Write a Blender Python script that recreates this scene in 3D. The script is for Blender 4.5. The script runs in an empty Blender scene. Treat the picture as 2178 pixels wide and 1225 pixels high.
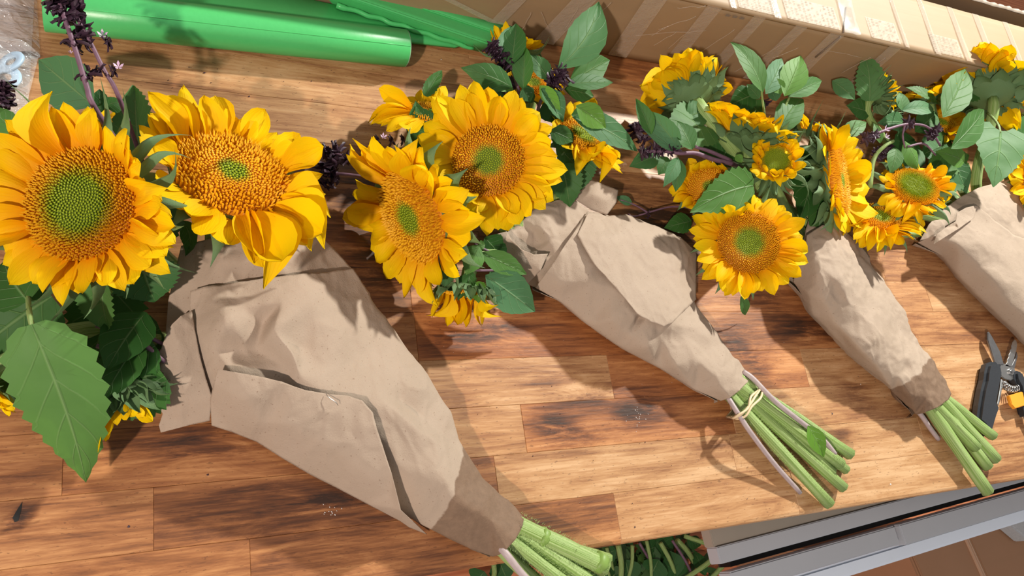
import bpy, bmesh, math, random
import numpy as np
from mathutils import Vector, Matrix, noise
from mathutils.geometry import delaunay_2d_cdt

R_ = random.Random(7)
COL = bpy.context.scene.collection
SC = bpy.context.scene
CT = 0.90                      # height of the worktop above the floor

# ------------------------------------------------------------------ camera
CAM_R = Matrix(((0.89602484, 0.01285448, 0.4438178),
                (-0.13981342, -0.94056091, 0.30951152),
                (0.42141629, -0.33938169, -0.84096872)))   # camera (right, down, forward) -> room
CAM_H, F_PX, CX, CY = 0.62, 1640.0, 1089.0, 612.5
EYE = Vector((0, 0, CT + CAM_H))
cam_d = bpy.data.cameras.new('camera')
cam = bpy.data.objects.new('camera', cam_d); COL.objects.link(cam)
cam_d.sensor_width = 36; cam_d.lens = F_PX / 2178 * 36; cam_d.clip_start = 0.01
rr, dn, fw = CAM_R.col[0], CAM_R.col[1], CAM_R.col[2]
m = Matrix((rr, -dn, -fw)).transposed().to_4x4(); m.translation = EYE
cam.matrix_world = m
SC.camera = cam

# ------------------------------------------------------------------ light
world = bpy.data.worlds.new('room_light'); SC.world = world; world.use_nodes = True
bg = world.node_tree.nodes['Background']
bg.inputs[0].default_value = (1.0, 0.985, 0.96, 1); bg.inputs[1].default_value = 0.36
def lamp(name, loc, target, power, color, size):
    l = bpy.data.lights.new(name, 'AREA'); l.shape = 'DISK'; l.size = size
    l.energy = power; l.color = color
    o = bpy.data.objects.new(name, l); COL.objects.link(o)
    o.location = loc
    o.rotation_euler = (Vector(target) - Vector(loc)).to_track_quat('-Z', 'Y').to_euler()
    return o
lamp('ceiling_lamp', (-0.95, -0.75, CT + 1.35), (0.2, 0.2, CT), 33, (1.0, 0.86, 0.76), 0.075)
lamp('ceiling_lamp', (1.75, 1.40, CT + 1.30), (0.7, 0.25, CT), 80, (1.0, 0.985, 0.90), 0.085)
SC.view_settings.view_transform = 'Standard'
SC.view_settings.look = 'None'
SC.view_settings.exposure = 0.0
SC.view_settings.gamma = 1.0
SC.view_settings.use_curve_mapping = False

# ------------------------------------------------------------------ helpers
def ray(px, py):
    return (CAM_R @ Vector((px - CX, py - CY, F_PX))).normalized()
def P(px, py, h=0.0):
    """room point seen at a photo pixel, at height h above the worktop"""
    d = ray(px, py)
    return EYE + d * ((h - CAM_H) / d.z)
def pxs(p):
    """metres per photo pixel at a point"""
    return (p - EYE).dot(fw) / F_PX
def N(x, y, z):
    """direction given as (right, up, towards the photographer) -> room"""
    return (rr * x - dn * y - fw * z).normalized()

def tag(o, label=None, cat=None, group=None, kind=None):
    if label: o['label'] = label
    if cat: o['category'] = cat
    if group: o['group'] = group
    if kind: o['kind'] = kind
    return o
def empty(name, loc=(0, 0, 0), rot=None):
    o = bpy.data.objects.new(name, None); COL.objects.link(o)
    mw = (rot.to_4x4() if rot is not None else Matrix.Identity(4)); mw.translation = Vector(loc)
    o.matrix_basis = mw
    o.empty_display_size = 0.02
    return o
def mesh(name, verts, faces, mat=None, smooth=True):
    me = bpy.data.meshes.new(name); me.from_pydata([tuple(v) for v in verts], [], faces)
    if smooth: me.polygons.foreach_set('use_smooth', [True] * len(me.polygons))
    if mat: me.materials.append(mat)
    me.update()
    return me
def link(name, me, parent=None, mw=None, inv=None):
    """mesh object; vertices in room space unless a local matrix is given"""
    o = bpy.data.objects.new(name, me); COL.objects.link(o)
    if parent is not None:
        o.parent = parent
    if mw is not None: o.matrix_basis = mw
    return o
def worldmesh(name, verts, faces, mat, parent=None, smooth=True, attrs=None, uv=None):
    if parent is not None:
        iv = parent.matrix_basis.inverted() if parent.parent is None else (parent.parent.matrix_basis @ parent.matrix_basis).inverted()
        verts = [iv @ Vector(v) for v in verts]
    me = mesh(name, verts, faces, mat, smooth)
    if attrs:
        for k, vals in attrs.items():
            a = me.attributes.new(k, 'FLOAT', 'POINT'); a.data.foreach_set('value', vals)
    if uv:
        l = me.uv_layers.new(name='UVMap')
        for lp in me.loops: l.data[lp.index].uv = uv[lp.vertex_index]
    return link(name, me, parent)
def frame_tube(path, radii, n=10, ridge=0.0, cap=True, flat=1.0):
    """tube along room points; returns verts, faces, t"""
    pts = [Vector(p) for p in path]; V = []; F = []; T = []
    up = Vector((0, 0, 1)); prev = None
    m_ = len(pts)
    for i, p in enumerate(pts):
        d = (pts[min(i + 1, m_ - 1)] - pts[max(i - 1, 0)]).normalized()
        if prev is None:
            a = d.cross(up)
            if a.length < 1e-3: a = d.cross(Vector((1, 0, 0)))
            a.normalize()
        else:
            a = (prev - d * prev.dot(d)).normalized()
        prev = a; b = d.cross(a)
        r = radii[i] if hasattr(radii, '__len__') else radii
        for k in range(n):
            th = 2 * math.pi * k / n
            q = r * (1 + ridge * (1 if k % 2 else -1))
            V.append(p + a * (math.cos(th) * q) + b * (math.sin(th) * q * flat)); T.append(i / (m_ - 1))
    for i in range(m_ - 1):
        for k in range(n):
            k2 = (k + 1) % n
            F.append((i * n + k, i * n + k2, (i + 1) * n + k2, (i + 1) * n + k))
    if cap:
        F.append(tuple(range(n))[::-1]); F.append(tuple((m_ - 1) * n + k for k in range(n)))
    return V, F, T
def angs_of(n, m_): return [abs((k / n) * 2 - 1) for i in range(m_) for k in range(n)]
def bez(p0, p1, p2, p3, n=14):
    out = []
    for i in range(n + 1):
        t = i / n; u = 1 - t
        out.append(p0 * u**3 + p1 * 3 * u * u * t + p2 * 3 * u * t * t + p3 * t**3)
    return out
def catmull(pts, n=6):
    pts = [Vector(p) for p in pts]
    ext = [pts[0] * 2 - pts[1]] + pts + [pts[-1] * 2 - pts[-2]]
    out = []
    for i in range(1, len(ext) - 2):
        a, b, c, d = ext[i - 1:i + 3]
        for k in range(n):
            t = k / n
            out.append(0.5 * ((2 * b) + (c - a) * t + (2 * a - 5 * b + 4 * c - d) * t * t + (-a + 3 * b - 3 * c + d) * t**3))
    out.append(pts[-1]); return out
def boxmesh(name, a, b, mat, parent=None, bev=0.0):
    bm = bmesh.new(); bmesh.ops.create_cube(bm, size=1)
    a = Vector(a); b = Vector(b)
    for v in bm.verts:
        v.co = Vector(((a[i] + b[i]) / 2 + v.co[i] * (b[i] - a[i]) for i in range(3)))
    if bev: bmesh.ops.bevel(bm, geom=bm.edges[:], offset=bev, segments=2, affect='EDGES')
    me = bpy.data.meshes.new(name); bm.to_mesh(me); bm.free(); me.materials.append(mat)
    if parent is not None:
        me.transform(parent.matrix_basis.inverted())
    return link(name, me, parent)

# ------------------------------------------------------------------ materials
class NT:
    def __init__(s, name):
        s.m = bpy.data.materials.new(name); s.m.use_nodes = True
        s.t = s.m.node_tree; s.p = s.t.nodes['Principled BSDF']; s.out = s.t.nodes['Material Output']
    def n(s, typ, **kw):
        nd = s.t.nodes.new(typ)
        for k, v in kw.items():
            if k.startswith('i_'):
                key = k[2:]; key = int(key) if key.isdigit() else key.replace('_', ' ')
                s.set(nd.inputs[key], v)
            else: setattr(nd, k, v)
        return nd
    def set(s, sock, v):
        if isinstance(v, bpy.types.NodeSocket): s.t.links.new(v, sock)
        else:
            if isinstance(v, (tuple, list)) and len(v) == 3 and sock.type == 'RGBA': v = (*v, 1)
            sock.default_value = v
    def math(s, op, a, b=0.0, c=None, clamp=False):
        nd = s.t.nodes.new('ShaderNodeMath'); nd.operation = op; nd.use_clamp = clamp
        s.set(nd.inputs[0], a); s.set(nd.inputs[1], b)
        if c is not None: s.set(nd.inputs[2], c)
        return nd.outputs[0]
    def mix(s, f, a, b, mode='MIX'):
        nd = s.t.nodes.new('ShaderNodeMix'); nd.data_type = 'RGBA'; nd.blend_type = mode
        s.set(nd.inputs[0], f); s.set(nd.inputs[6], a); s.set(nd.inputs[7], b); return nd.outputs[2]
    def ramp(s, f, stops, interp='LINEAR'):
        nd = s.t.nodes.new('ShaderNodeValToRGB'); nd.color_ramp.interpolation = interp
        e = nd.color_ramp.elements
        while len(e) < len(stops): e.new(0.5)
        for k, (p, c) in enumerate(stops):
            e[k].position = p; e[k].color = (*c, 1) if len(c) == 3 else c
        s.set(nd.inputs[0], f); return nd.outputs[0]
    def attr(s, name, typ='GEOMETRY'):
        nd = s.t.nodes.new('ShaderNodeAttribute'); nd.attribute_name = name; nd.attribute_type = typ; return nd.outputs['Fac']
    def noise(s, vec, scale, detail=3, rough=0.55, dist=0.0):
        nd = s.n('ShaderNodeTexNoise'); 
        if vec is not None: s.set(nd.inputs['Vector'], vec)
        nd.inputs['Scale'].default_value = scale; nd.inputs['Detail'].default_value = detail
        nd.inputs['Roughness'].default_value = rough; nd.inputs['Distortion'].default_value = dist
        return nd.outputs['Fac']
    def coord(s, which='Object'): return s.n('ShaderNodeTexCoord').outputs[which]
    def mapping(s, vec, scale=(1, 1, 1), loc=(0, 0, 0)):
        nd = s.n('ShaderNodeMapping'); s.set(nd.inputs['Vector'], vec)
        s.set(nd.inputs['Scale'], scale); s.set(nd.inputs['Location'], loc); return nd.outputs[0]
    def bump(s, h, dist=0.001, strength=0.5):
        nd = s.n('ShaderNodeBump'); nd.inputs['Distance'].default_value = dist; nd.inputs['Strength'].default_value = strength
        s.set(nd.inputs['Height'], h); s.t.links.new(nd.outputs[0], s.p.inputs['Normal']); return nd.outputs[0]
    def base(s, c, rough=0.6, spec=0.5, metal=0.0):
        s.set(s.p.inputs['Base Color'], c); s.set(s.p.inputs['Roughness'], rough)
        s.p.inputs['Specular IOR Level'].default_value = spec; s.p.inputs['Metallic'].default_value = metal; return s.m
    def translucent(s, fac, col, nrm=None):
        tr = s.n('ShaderNodeBsdfTranslucent'); s.set(tr.inputs[0], col)
        mx = s.n('ShaderNodeMixShader'); mx.inputs[0].default_value = fac
        s.t.links.new(s.p.outputs[0], mx.inputs[1]); s.t.links.new(tr.outputs[0], mx.inputs[2])
        s.t.links.new(mx.outputs[0], s.out.inputs[0])

def m_wood():
    s = NT('butcher_block_wood')
    tone = s.attr('tone', 'OBJECT'); st = s.attr('stain')
    oi = s.n('ShaderNodeObjectInfo').outputs['Random']
    co = s.coord()
    off = s.n('ShaderNodeCombineXYZ'); s.set(off.inputs[0], s.math('MULTIPLY', oi, 37.0)); s.set(off.inputs[1], s.math('MULTIPLY', oi, 91.0))
    v = s.n('ShaderNodeVectorMath', operation='ADD'); s.set(v.inputs[0], co); s.set(v.inputs[1], off.outputs[0]); v = v.outputs[0]
    g1 = s.noise(s.mapping(v, (5, 70, 5)), 1.0, 5, 0.62, 0.6)
    g2 = s.noise(s.mapping(v, (22, 380, 20)), 1.0, 4, 0.7)
    fig = s.noise(s.mapping(v, (11, 55, 10)), 1.0, 6, 0.72, 1.2)
    speck = s.noise(s.mapping(v, (190, 620, 100)), 1.0, 2, 0.6)
    big = s.noise(s.mapping(co, (3.5, 9, 3)), 1.0, 3, 0.6, 0.8)
    x = s.math('ADD', s.math('MULTIPLY', s.math('SUBTRACT', g1, 0.5), 1.0), tone)
    x = s.math('ADD', x, s.math('MULTIPLY', s.math('SUBTRACT', big, 0.5), 0.9))
    x = s.math('ADD', x, s.math('MULTIPLY', s.math('SUBTRACT', g2, 0.5), 0.85))
    x = s.math('ADD', x, s.math('MULTIPLY', s.math('SUBTRACT', fig, 0.5), 0.75))
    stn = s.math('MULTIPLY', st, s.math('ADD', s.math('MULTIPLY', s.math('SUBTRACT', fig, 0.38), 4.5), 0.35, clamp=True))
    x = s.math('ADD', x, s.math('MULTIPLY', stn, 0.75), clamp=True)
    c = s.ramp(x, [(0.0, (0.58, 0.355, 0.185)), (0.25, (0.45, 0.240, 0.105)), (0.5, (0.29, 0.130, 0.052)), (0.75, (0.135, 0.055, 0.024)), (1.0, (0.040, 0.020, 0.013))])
    c = s.mix(s.math('MULTIPLY', s.math('LESS_THAN', speck, 0.335), 0.45), c, (0.09, 0.04, 0.02))
    red = s.attr('red', 'OBJECT')
    c = s.mix(red, c, s.mix(1.0, c, (1.0, 0.72, 0.5), 'MULTIPLY'))
    s.base(c, s.math('ADD', 0.34, s.math('MULTIPLY', g2, 0.25)), 0.45)
    s.bump(g2, 0.0006, 0.35)
    return s.m
def m_petal():
    s = NT('petal_yellow')
    t = s.attr('t'); uv = s.coord('UV'); warm = s.attr('warm', 'OBJECT')
    sep = s.n('ShaderNodeSeparateXYZ'); s.set(sep.inputs[0], uv)
    nz = s.noise(s.mapping(uv, (16, 1.2, 1)), 1.0, 3)
    oi = s.n('ShaderNodeObjectInfo').outputs['Random']
    tip = s.mix(s.math('MULTIPLY', oi, 0.7), (0.90, 0.62, 0.002), (0.88, 0.54, 0.002))
    basec = (0.84, 0.32, 0.002)
    f = s.math('SUBTRACT', 1.0, s.math('MULTIPLY', t, s.math('SUBTRACT', 1.9, s.math('MULTIPLY', warm, 1.0))), clamp=True)
    f = s.math('MULTIPLY', s.math('POWER', f, 1.4), s.math('ADD', 0.55, s.math('MULTIPLY', warm, 0.5)), clamp=True)
    c = s.mix(f, tip, basec)
    c = s.mix(s.math('MULTIPLY', s.math('GREATER_THAN', nz, 0.56), 0.16), c, (0.72, 0.28, 0.004))
    s.base(c, 0.6, 0.12)
    s.bump(nz, 0.0008, 0.6)
    s.translucent(0.28, s.mix(1.0, c, (1.0, 0.9, 0.8), 'MULTIPLY'))
    return s.m
def m_floret():
    s = NT('floret_gold')
    r = s.attr('r'); g = s.attr('green', 'OBJECT'); tp = s.attr('tip')
    nz = s.noise(s.coord(), 9.0, 3)
    rr_ = s.math('ADD', r, s.math('MULTIPLY', s.math('SUBTRACT', nz, 0.5), 0.22))
    f = s.math('DIVIDE', s.math('SUBTRACT', rr_, s.math('MULTIPLY', g, 0.72)), s.math('MULTIPLY', g, 0.5), clamp=True)
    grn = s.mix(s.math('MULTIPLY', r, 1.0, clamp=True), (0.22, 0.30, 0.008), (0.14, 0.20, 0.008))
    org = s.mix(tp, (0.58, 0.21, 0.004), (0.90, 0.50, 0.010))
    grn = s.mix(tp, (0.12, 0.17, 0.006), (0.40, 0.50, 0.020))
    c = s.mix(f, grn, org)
    return s.base(c, 0.6, 0.3)
def m_leaf(name='leaf_green', back=False):
    s = NT(name)
    uv = s.coord('UV'); sep = s.n('ShaderNodeSeparateXYZ'); s.set(sep.inputs[0], uv)
    u, v = sep.outputs[0], sep.outputs[1]
    hue = s.attr('hue', 'OBJECT'); vn = s.attr('veins', 'OBJECT')
    au = s.math('ABSOLUTE', u)
    k = s.math('MULTIPLY', s.math('SUBTRACT', v, s.math('MULTIPLY', au, 0.30)), vn)
    fr = s.math('ABSOLUTE', s.math('SUBTRACT', s.math('FRACT', k), 0.5))
    side = s.math('SUBTRACT', 1.0, s.math('DIVIDE', fr, 0.06), clamp=True)
    mid = s.math('SUBTRACT', 1.0, s.math('DIVIDE', au, 0.055), clamp=True)
    vein = s.math('MAXIMUM', s.math('MULTIPLY', side, s.math('SUBTRACT', 0.75, s.math('MULTIPLY', au, 0.6))), mid)
    nz = s.noise(s.coord(), 55.0, 4)
    b = s.mix(hue, (0.022, 0.095, 0.013), (0.15, 0.33, 0.035))
    b = s.mix(s.math('MULTIPLY', nz, 0.55), b, s.mix(1.0, b, (0.55, 0.6, 0.7), 'MULTIPLY'))
    geo = s.n('ShaderNodeNewGeometry')
    cool = s.attr('cool', 'OBJECT')
    b = s.mix(cool, b, s.mix(hue, (0.040, 0.14, 0.060), (0.15, 0.30, 0.15)))
    c = s.mix(s.math('MULTIPLY', vein, 0.42), b, (0.30, 0.44, 0.20))
    s.base(c, 0.58, 0.28)
    s.bump(s.math('SUBTRACT', s.math('MULTIPLY', nz, 0.4), vein), 0.0012, 0.6)
    s.translucent(0.16, s.mix(1.0, c, (1.5, 1.6, 0.6), 'MULTIPLY'))
    return s.m
def m_stem():
    s = NT('sunflower_stem_green')
    t = s.attr('t'); co = s.coord()
    nz = s.noise(s.mapping(co, (40, 40, 40)), 1.0, 4)
    f2 = s.noise(s.mapping(co, (420, 420, 60)), 1.0, 3)
    ang = s.attr('ang'); cv = s.n('ShaderNodeCombineXYZ'); s.set(cv.inputs[0], s.math('MULTIPLY', ang, 26.0)); s.set(cv.inputs[1], s.math('MULTIPLY', t, 5.0))
    f2 = s.noise(cv.outputs[0], 1.0, 3, 0.6)
    c = s.mix(nz, (0.34, 0.48, 0.13), (0.50, 0.62, 0.28))
    c = s.mix(s.math('MULTIPLY', s.math('SUBTRACT', f2, 0.35), 2.2, clamp=True), (0.17, 0.29, 0.05), s.mix(0.35, c, (0.62, 0.70, 0.42)))
    s.base(c, 0.5, 0.4); s.bump(f2, 0.0012, 0.7); return s.m
def m_simple(name, c1, c2=None, rough=0.6, spec=0.5, metal=0.0, scale=40, b=0.0, stretch=(1, 1, 1)):
    s = NT(name); v = s.mapping(s.coord(), stretch)
    nz = s.noise(v, scale, 4)
    s.base(s.mix(nz, c1, c2 or c1), rough, spec, metal)
    if b: s.bump(nz, b, 0.6)
    return s.m
def m_paper():
    s = NT('kraft_paper')
    st = s.attr('wet'); co = s.coord()
    fib = s.noise(s.mapping(co, (1, 1, 1)), 900.0, 3, 0.7)
    cl = s.noise(co, 26.0, 4)
    dot = s.noise(co, 520.0, 1)
    c = s.mix(cl, (0.38, 0.292, 0.220), (0.465, 0.366, 0.288))
    c = s.mix(s.math('MULTIPLY', fib, 0.30), c, (0.34, 0.24, 0.17))
    c = s.mix(s.math('MULTIPLY', s.math('GREATER_THAN', dot, 0.73), 0.5), c, (0.2, 0.12, 0.08))
    w = s.math('ADD', st, s.math('MULTIPLY', s.math('SUBTRACT', s.noise(co, 70.0, 5), 0.5), 0.7))
    w = s.math('MULTIPLY', s.math('SUBTRACT', w, 0.40), 9.0, clamp=True)
    wc = s.mix(s.noise(co, 160.0, 4, 0.7), (0.10, 0.054, 0.030), (0.24, 0.145, 0.088))
    c = s.mix(s.math('MULTIPLY', w, 0.85), c, wc)
    s.base(c, 0.72, 0.25)
    s.bump(s.math('ADD', fib, s.math('MULTIPLY', s.noise(co, 130.0, 3), 1.5)), 0.0006, 0.5)
    s.translucent(0.06, c)
    return s.m
def m_card(name, c1, c2):
    s = NT(name); co = s.coord()
    n1 = s.noise(s.mapping(co, (3, 60, 60)), 1.0, 4, 0.6); n2 = s.noise(co, 700, 2)
    n3 = s.noise(co, 9.0, 4)
    c = s.mix(n3, c1, c2); c = s.mix(s.math('MULTIPLY', n1, 0.25), c, (0.24, 0.15, 0.08))
    c = s.mix(s.math('MULTIPLY', n2, 0.2), c, (0.3, 0.2, 0.12))
    s.base(c, 0.6, 0.35); s.bump(n1, 0.001, 0.3); return s.m
def m_tape(name, c, rough, alpha):
    s = NT(name); co = s.coord()
    n1 = s.noise(s.mapping(co, (60, 160, 60)), 1.0, 4, 0.7)
    s.base(c, rough, 0.8)
    s.p.inputs['Alpha'].default_value = alpha
    s.bump(n1, 0.002, 0.8); return s.m
def m_bag():
    s = NT('clear_plastic'); co = s.coord()
    n1 = s.noise(s.mapping(co, (30, 70, 40)), 1.0, 3, 0.6, 1.0)
    s.base((0.80, 0.84, 0.88), 0.10, 0.9); s.p.inputs['Alpha'].default_value = 0.24
    s.bump(n1, 0.012, 1.0); return s.m
def m_floor():
    s = NT('red_laminate'); oi = s.n('ShaderNodeObjectInfo').outputs['Random']
    off = s.n('ShaderNodeCombineXYZ'); s.set(off.inputs[0], s.math('MULTIPLY', oi, 17.0)); s.set(off.inputs[1], s.math('MULTIPLY', oi, 33.0))
    v = s.n('ShaderNodeVectorMath', operation='ADD'); s.set(v.inputs[0], s.coord()); s.set(v.inputs[1], off.outputs[0])
    w = s.n('ShaderNodeTexWave'); w.wave_type = 'BANDS'; w.bands_direction = 'Y'
    s.set(w.inputs['Vector'], s.mapping(v.outputs[0], (2.0, 9, 1))); w.inputs['Scale'].default_value = 2.6; w.inputs['Distortion'].default_value = 7; w.inputs['Detail'].default_value = 3
    n = s.noise(s.mapping(v.outputs[0], (8, 120, 1)), 1.0, 4)
    f = s.math('ADD', s.math('MULTIPLY', w.outputs['Fac'], 0.5), s.math('MULTIPLY', n, 0.5))
    s.base(s.ramp(f, [(0.15, (0.42, 0.125, 0.052)), (0.6, (0.62, 0.22, 0.10)), (1, (0.72, 0.29, 0.15))]), 0.35, 0.5); return s.m

WOOD = m_wood(); PETAL = m_petal(); FLORET = m_floret(); LEAF = m_leaf(); STEM = m_stem(); PAPER = m_paper()
PURPLE = m_simple('basil_stem_purple', (0.085, 0.040, 0.065), (0.24, 0.13, 0.19), 0.5, 0.4, scale=120)
BRACT = m_simple('basil_bract_dark', (0.012, 0.006, 0.014), (0.075, 0.035, 0.060), 0.5, 0.4, scale=200)
LILAC = m_simple('basil_floret_lilac', (0.55, 0.35, 0.55), (0.75, 0.6, 0.75), 0.5)
SEPAL = m_simple('sepal_green', (0.055, 0.125, 0.040), (0.185, 0.30, 0.13), 0.5, 0.4, scale=90, b=0.0006)
STEMCUT = m_simple('cut_stem_pith', (0.50, 0.58, 0.28), (0.65, 0.70, 0.42), 0.6, scale=300)
GREENP = m_simple('green_powder_coat', (0.070, 0.47, 0.135), (0.085, 0.53, 0.16), 0.33, 0.5, scale=300, b=0.0001)
RIMG = m_simple('tube_rim', (0.30, 0.55, 0.33), None, 0.4)
CARD = m_card('box_cardboard', (0.33, 0.215, 0.12), (0.42, 0.29, 0.17))
CARDTOP = CARD
CARDDARK = m_card('box_cardboard_shaded', (0.20, 0.13, 0.08), (0.26, 0.17, 0.10))  # darker copy of the box board, shade of the open slot put into the colour
TAPE = m_tape('clear_packing_tape', (0.66, 0.55, 0.45), 0.16, 0.42)
TAPEB = m_tape('glossy_packing_tape', (0.62, 0.60, 0.56), 0.06, 0.35)
LABELP = m_tape('faded_label_paper', (0.58, 0.49, 0.38), 0.5, 0.35)
INK = m_simple('faded_print', (0.22, 0.17, 0.13), None, 0.8)
INKF = m_tape('pale_print', (0.25, 0.19, 0.14), 0.8, 0.35)
BAG = m_bag()
WASHER = m_simple('pale_blue_nylon', (0.40, 0.58, 0.78), (0.50, 0.66, 0.82), 0.35, 0.5)
BAND = m_simple('rubber_band_beige', (0.66, 0.50, 0.30), (0.78, 0.64, 0.42), 0.5, 0.4)
BLACKP = m_simple('black_handle_plastic', (0.012, 0.015, 0.02), (0.03, 0.034, 0.042), 0.42, 0.5, scale=500)
STEEL = m_simple('brushed_steel', (0.42, 0.42, 0.42), (0.58, 0.58, 0.57), 0.32, 0.5, 1.0, scale=200)
STEELD = m_simple('dull_steel', (0.22, 0.22, 0.23), (0.34, 0.34, 0.35), 0.38, 0.5, 1.0, scale=200)
ORANGE = m_simple('orange_plastic', (0.80, 0.30, 0.02), (0.86, 0.36, 0.03), 0.4, 0.5)
GREYC = m_simple('grey_cabinet_paint', (0.36, 0.38, 0.42), (0.39, 0.41, 0.45), 0.45, 0.4)
GREYL = m_simple('pale_edge_highlight', (0.62, 0.68, 0.78), (0.66, 0.72, 0.82), 0.3, 0.5)  # bluish highlight painted into the edge colour
TAUPE = m_simple('taupe_side_panel', (0.27, 0.24, 0.20), (0.31, 0.275, 0.23), 0.6)
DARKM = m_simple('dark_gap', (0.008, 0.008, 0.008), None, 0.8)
FLOORM = m_floor()
TRIML = m_simple('trimmed_leaf', (0.015, 0.05, 0.012), (0.06, 0.14, 0.035), 0.5, scale=60)
# ------------------------------------------------------------------ floor
FY0, FY1, FX0, FX1 = -1.6, 3.4, -1.6, 4.4
flr = empty('floor', (0, 0, 0)); tag(flr, 'reddish wood laminate floor far below the worktop edge', None, None, 'structure')
boxmesh('floor_base', (FX0, FY0, -0.05), (FX1, FY1, -0.012), DARKM, flr)
ft = P(1900, 1190, -0.9)
me_cache = {}
fj = P(1922, 1170, -0.9)
y = FY0; row = 0
while y < FY1:
    x = FX0 - R_.random() * 0.6
    while x < FX1:
        L = 1.2
        a = max(x, FX0); b = min(x + L, FX1)
        if b - a > 0.02:
            boxmesh('floor_plank', (a + .0003, y + .0003, -0.012), (b - .0003, min(y + 0.19, FY1) - .0003, 0.0), FLOORM, flr, 0.0008)
        x += L
    y += 0.19; row += 1

WALLM = m_simple('off_white_wall', (.62, .60, .56), (.66, .64, .60), .8)
for nm, a, b in (('wall_back', (FX0, FY1, 0), (FX1, FY1 + .1, 2.7)), ('wall_right', (FX1, FY0, 0), (FX1 + .1, FY1 + .1, 2.7))):
    o = boxmesh(nm, a, b, WALLM); o['kind'] = 'structure'

# ------------------------------------------------------------------ worktop of staves
BACK = 0.66
wt = empty('countertop', (0.5, 0.0, CT - 0.038))
tag(wt, 'oiled butcher block worktop of brown wood staves under the sunflower bouquets', 'countertop')
ROWS = [-.0160, .029, .0725, .116, .1595, .204, .245, .286, .327, .367, .409, .45, .49, .53, .572, .615, .66]
X0, X1 = -0.55, 1.78
SPEC = {  # row: [(x end, darkness, redness)]
 0: [(-.2,.2,.1),(.081,.42,.5),(.40,.55,.5),(.62,.20,.1),(.93,.10,0),(1.3,.2,.1)],
 1: [(-.3,.3,.3),(.017,.34,.4),(.285,.62,.5),(.55,.20,.0),(.84,.14,0),(1.2,.2,.2)],
 2: [(-.25,.2,.2),(-.04,.40,.5),(.14,.46,.6),(.318,.30,.1),(.56,.46,.7),(.90,.16,.1),(1.3,.2,.1)],
 3: [(-.12,.3,.2),(.1,.42,.4),(.226,.45,.2),(.42,.22,.1),(.68,.42,.8),(1.02,.24,.1),(1.4,.3,.1)],
 4: [(-.1,.4,.2),(.226,.50,.3),(.50,.52,.9),(.80,.62,.6),(1.15,.40,.3)],
 5: [(0.0,.4,.1),(.225,.62,.1),(.46,.55,.5),(.74,.50,.7),(.932,.34,.3),(1.25,.14,.1)],
 6: [(-.05,.4,.2),(.30,.66,.2),(.62,.5,.3),(.86,.34,.3),(1.2,.30,.3)],
 7: [(.1,.3,.1),(.40,.62,.2),(.70,.72,.2),(1.05,.36,.3)],
 8: [(.104,.30,.1),(.36,.66,.1),(.62,.70,.1),(1.0,.3,.2)],
 9: [(.28,.20,.05),(.62,.30,.1),(1.1,.22,.1)],
 10: [(-.1,.2,.1),(.33,.26,.05),(.60,.3,.2),(.95,.14,0)],
 11: [(.02,.12,.05),(.317,.28,.0),(.66,.16,0),(1.1,.26,.2)],
 12: [(.16,.26,.1),(.45,.36,.4),(.8,.30,.6)],
}
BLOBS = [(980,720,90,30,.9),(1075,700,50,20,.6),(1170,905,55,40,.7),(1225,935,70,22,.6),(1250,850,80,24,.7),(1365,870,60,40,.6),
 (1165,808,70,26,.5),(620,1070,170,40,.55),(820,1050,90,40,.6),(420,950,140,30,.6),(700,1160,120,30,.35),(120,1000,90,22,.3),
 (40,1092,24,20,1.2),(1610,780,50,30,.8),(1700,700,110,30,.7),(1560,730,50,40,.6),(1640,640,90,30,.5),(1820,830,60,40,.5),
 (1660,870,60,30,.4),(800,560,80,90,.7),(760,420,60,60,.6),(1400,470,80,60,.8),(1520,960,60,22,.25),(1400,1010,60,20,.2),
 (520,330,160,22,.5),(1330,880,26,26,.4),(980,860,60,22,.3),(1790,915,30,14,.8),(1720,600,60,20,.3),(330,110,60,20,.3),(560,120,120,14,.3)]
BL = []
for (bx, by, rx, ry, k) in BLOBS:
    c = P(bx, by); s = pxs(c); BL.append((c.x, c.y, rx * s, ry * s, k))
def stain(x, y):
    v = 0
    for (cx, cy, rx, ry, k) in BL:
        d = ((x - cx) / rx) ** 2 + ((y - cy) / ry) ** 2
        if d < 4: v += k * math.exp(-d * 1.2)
    return min(v, 1.2)
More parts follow.
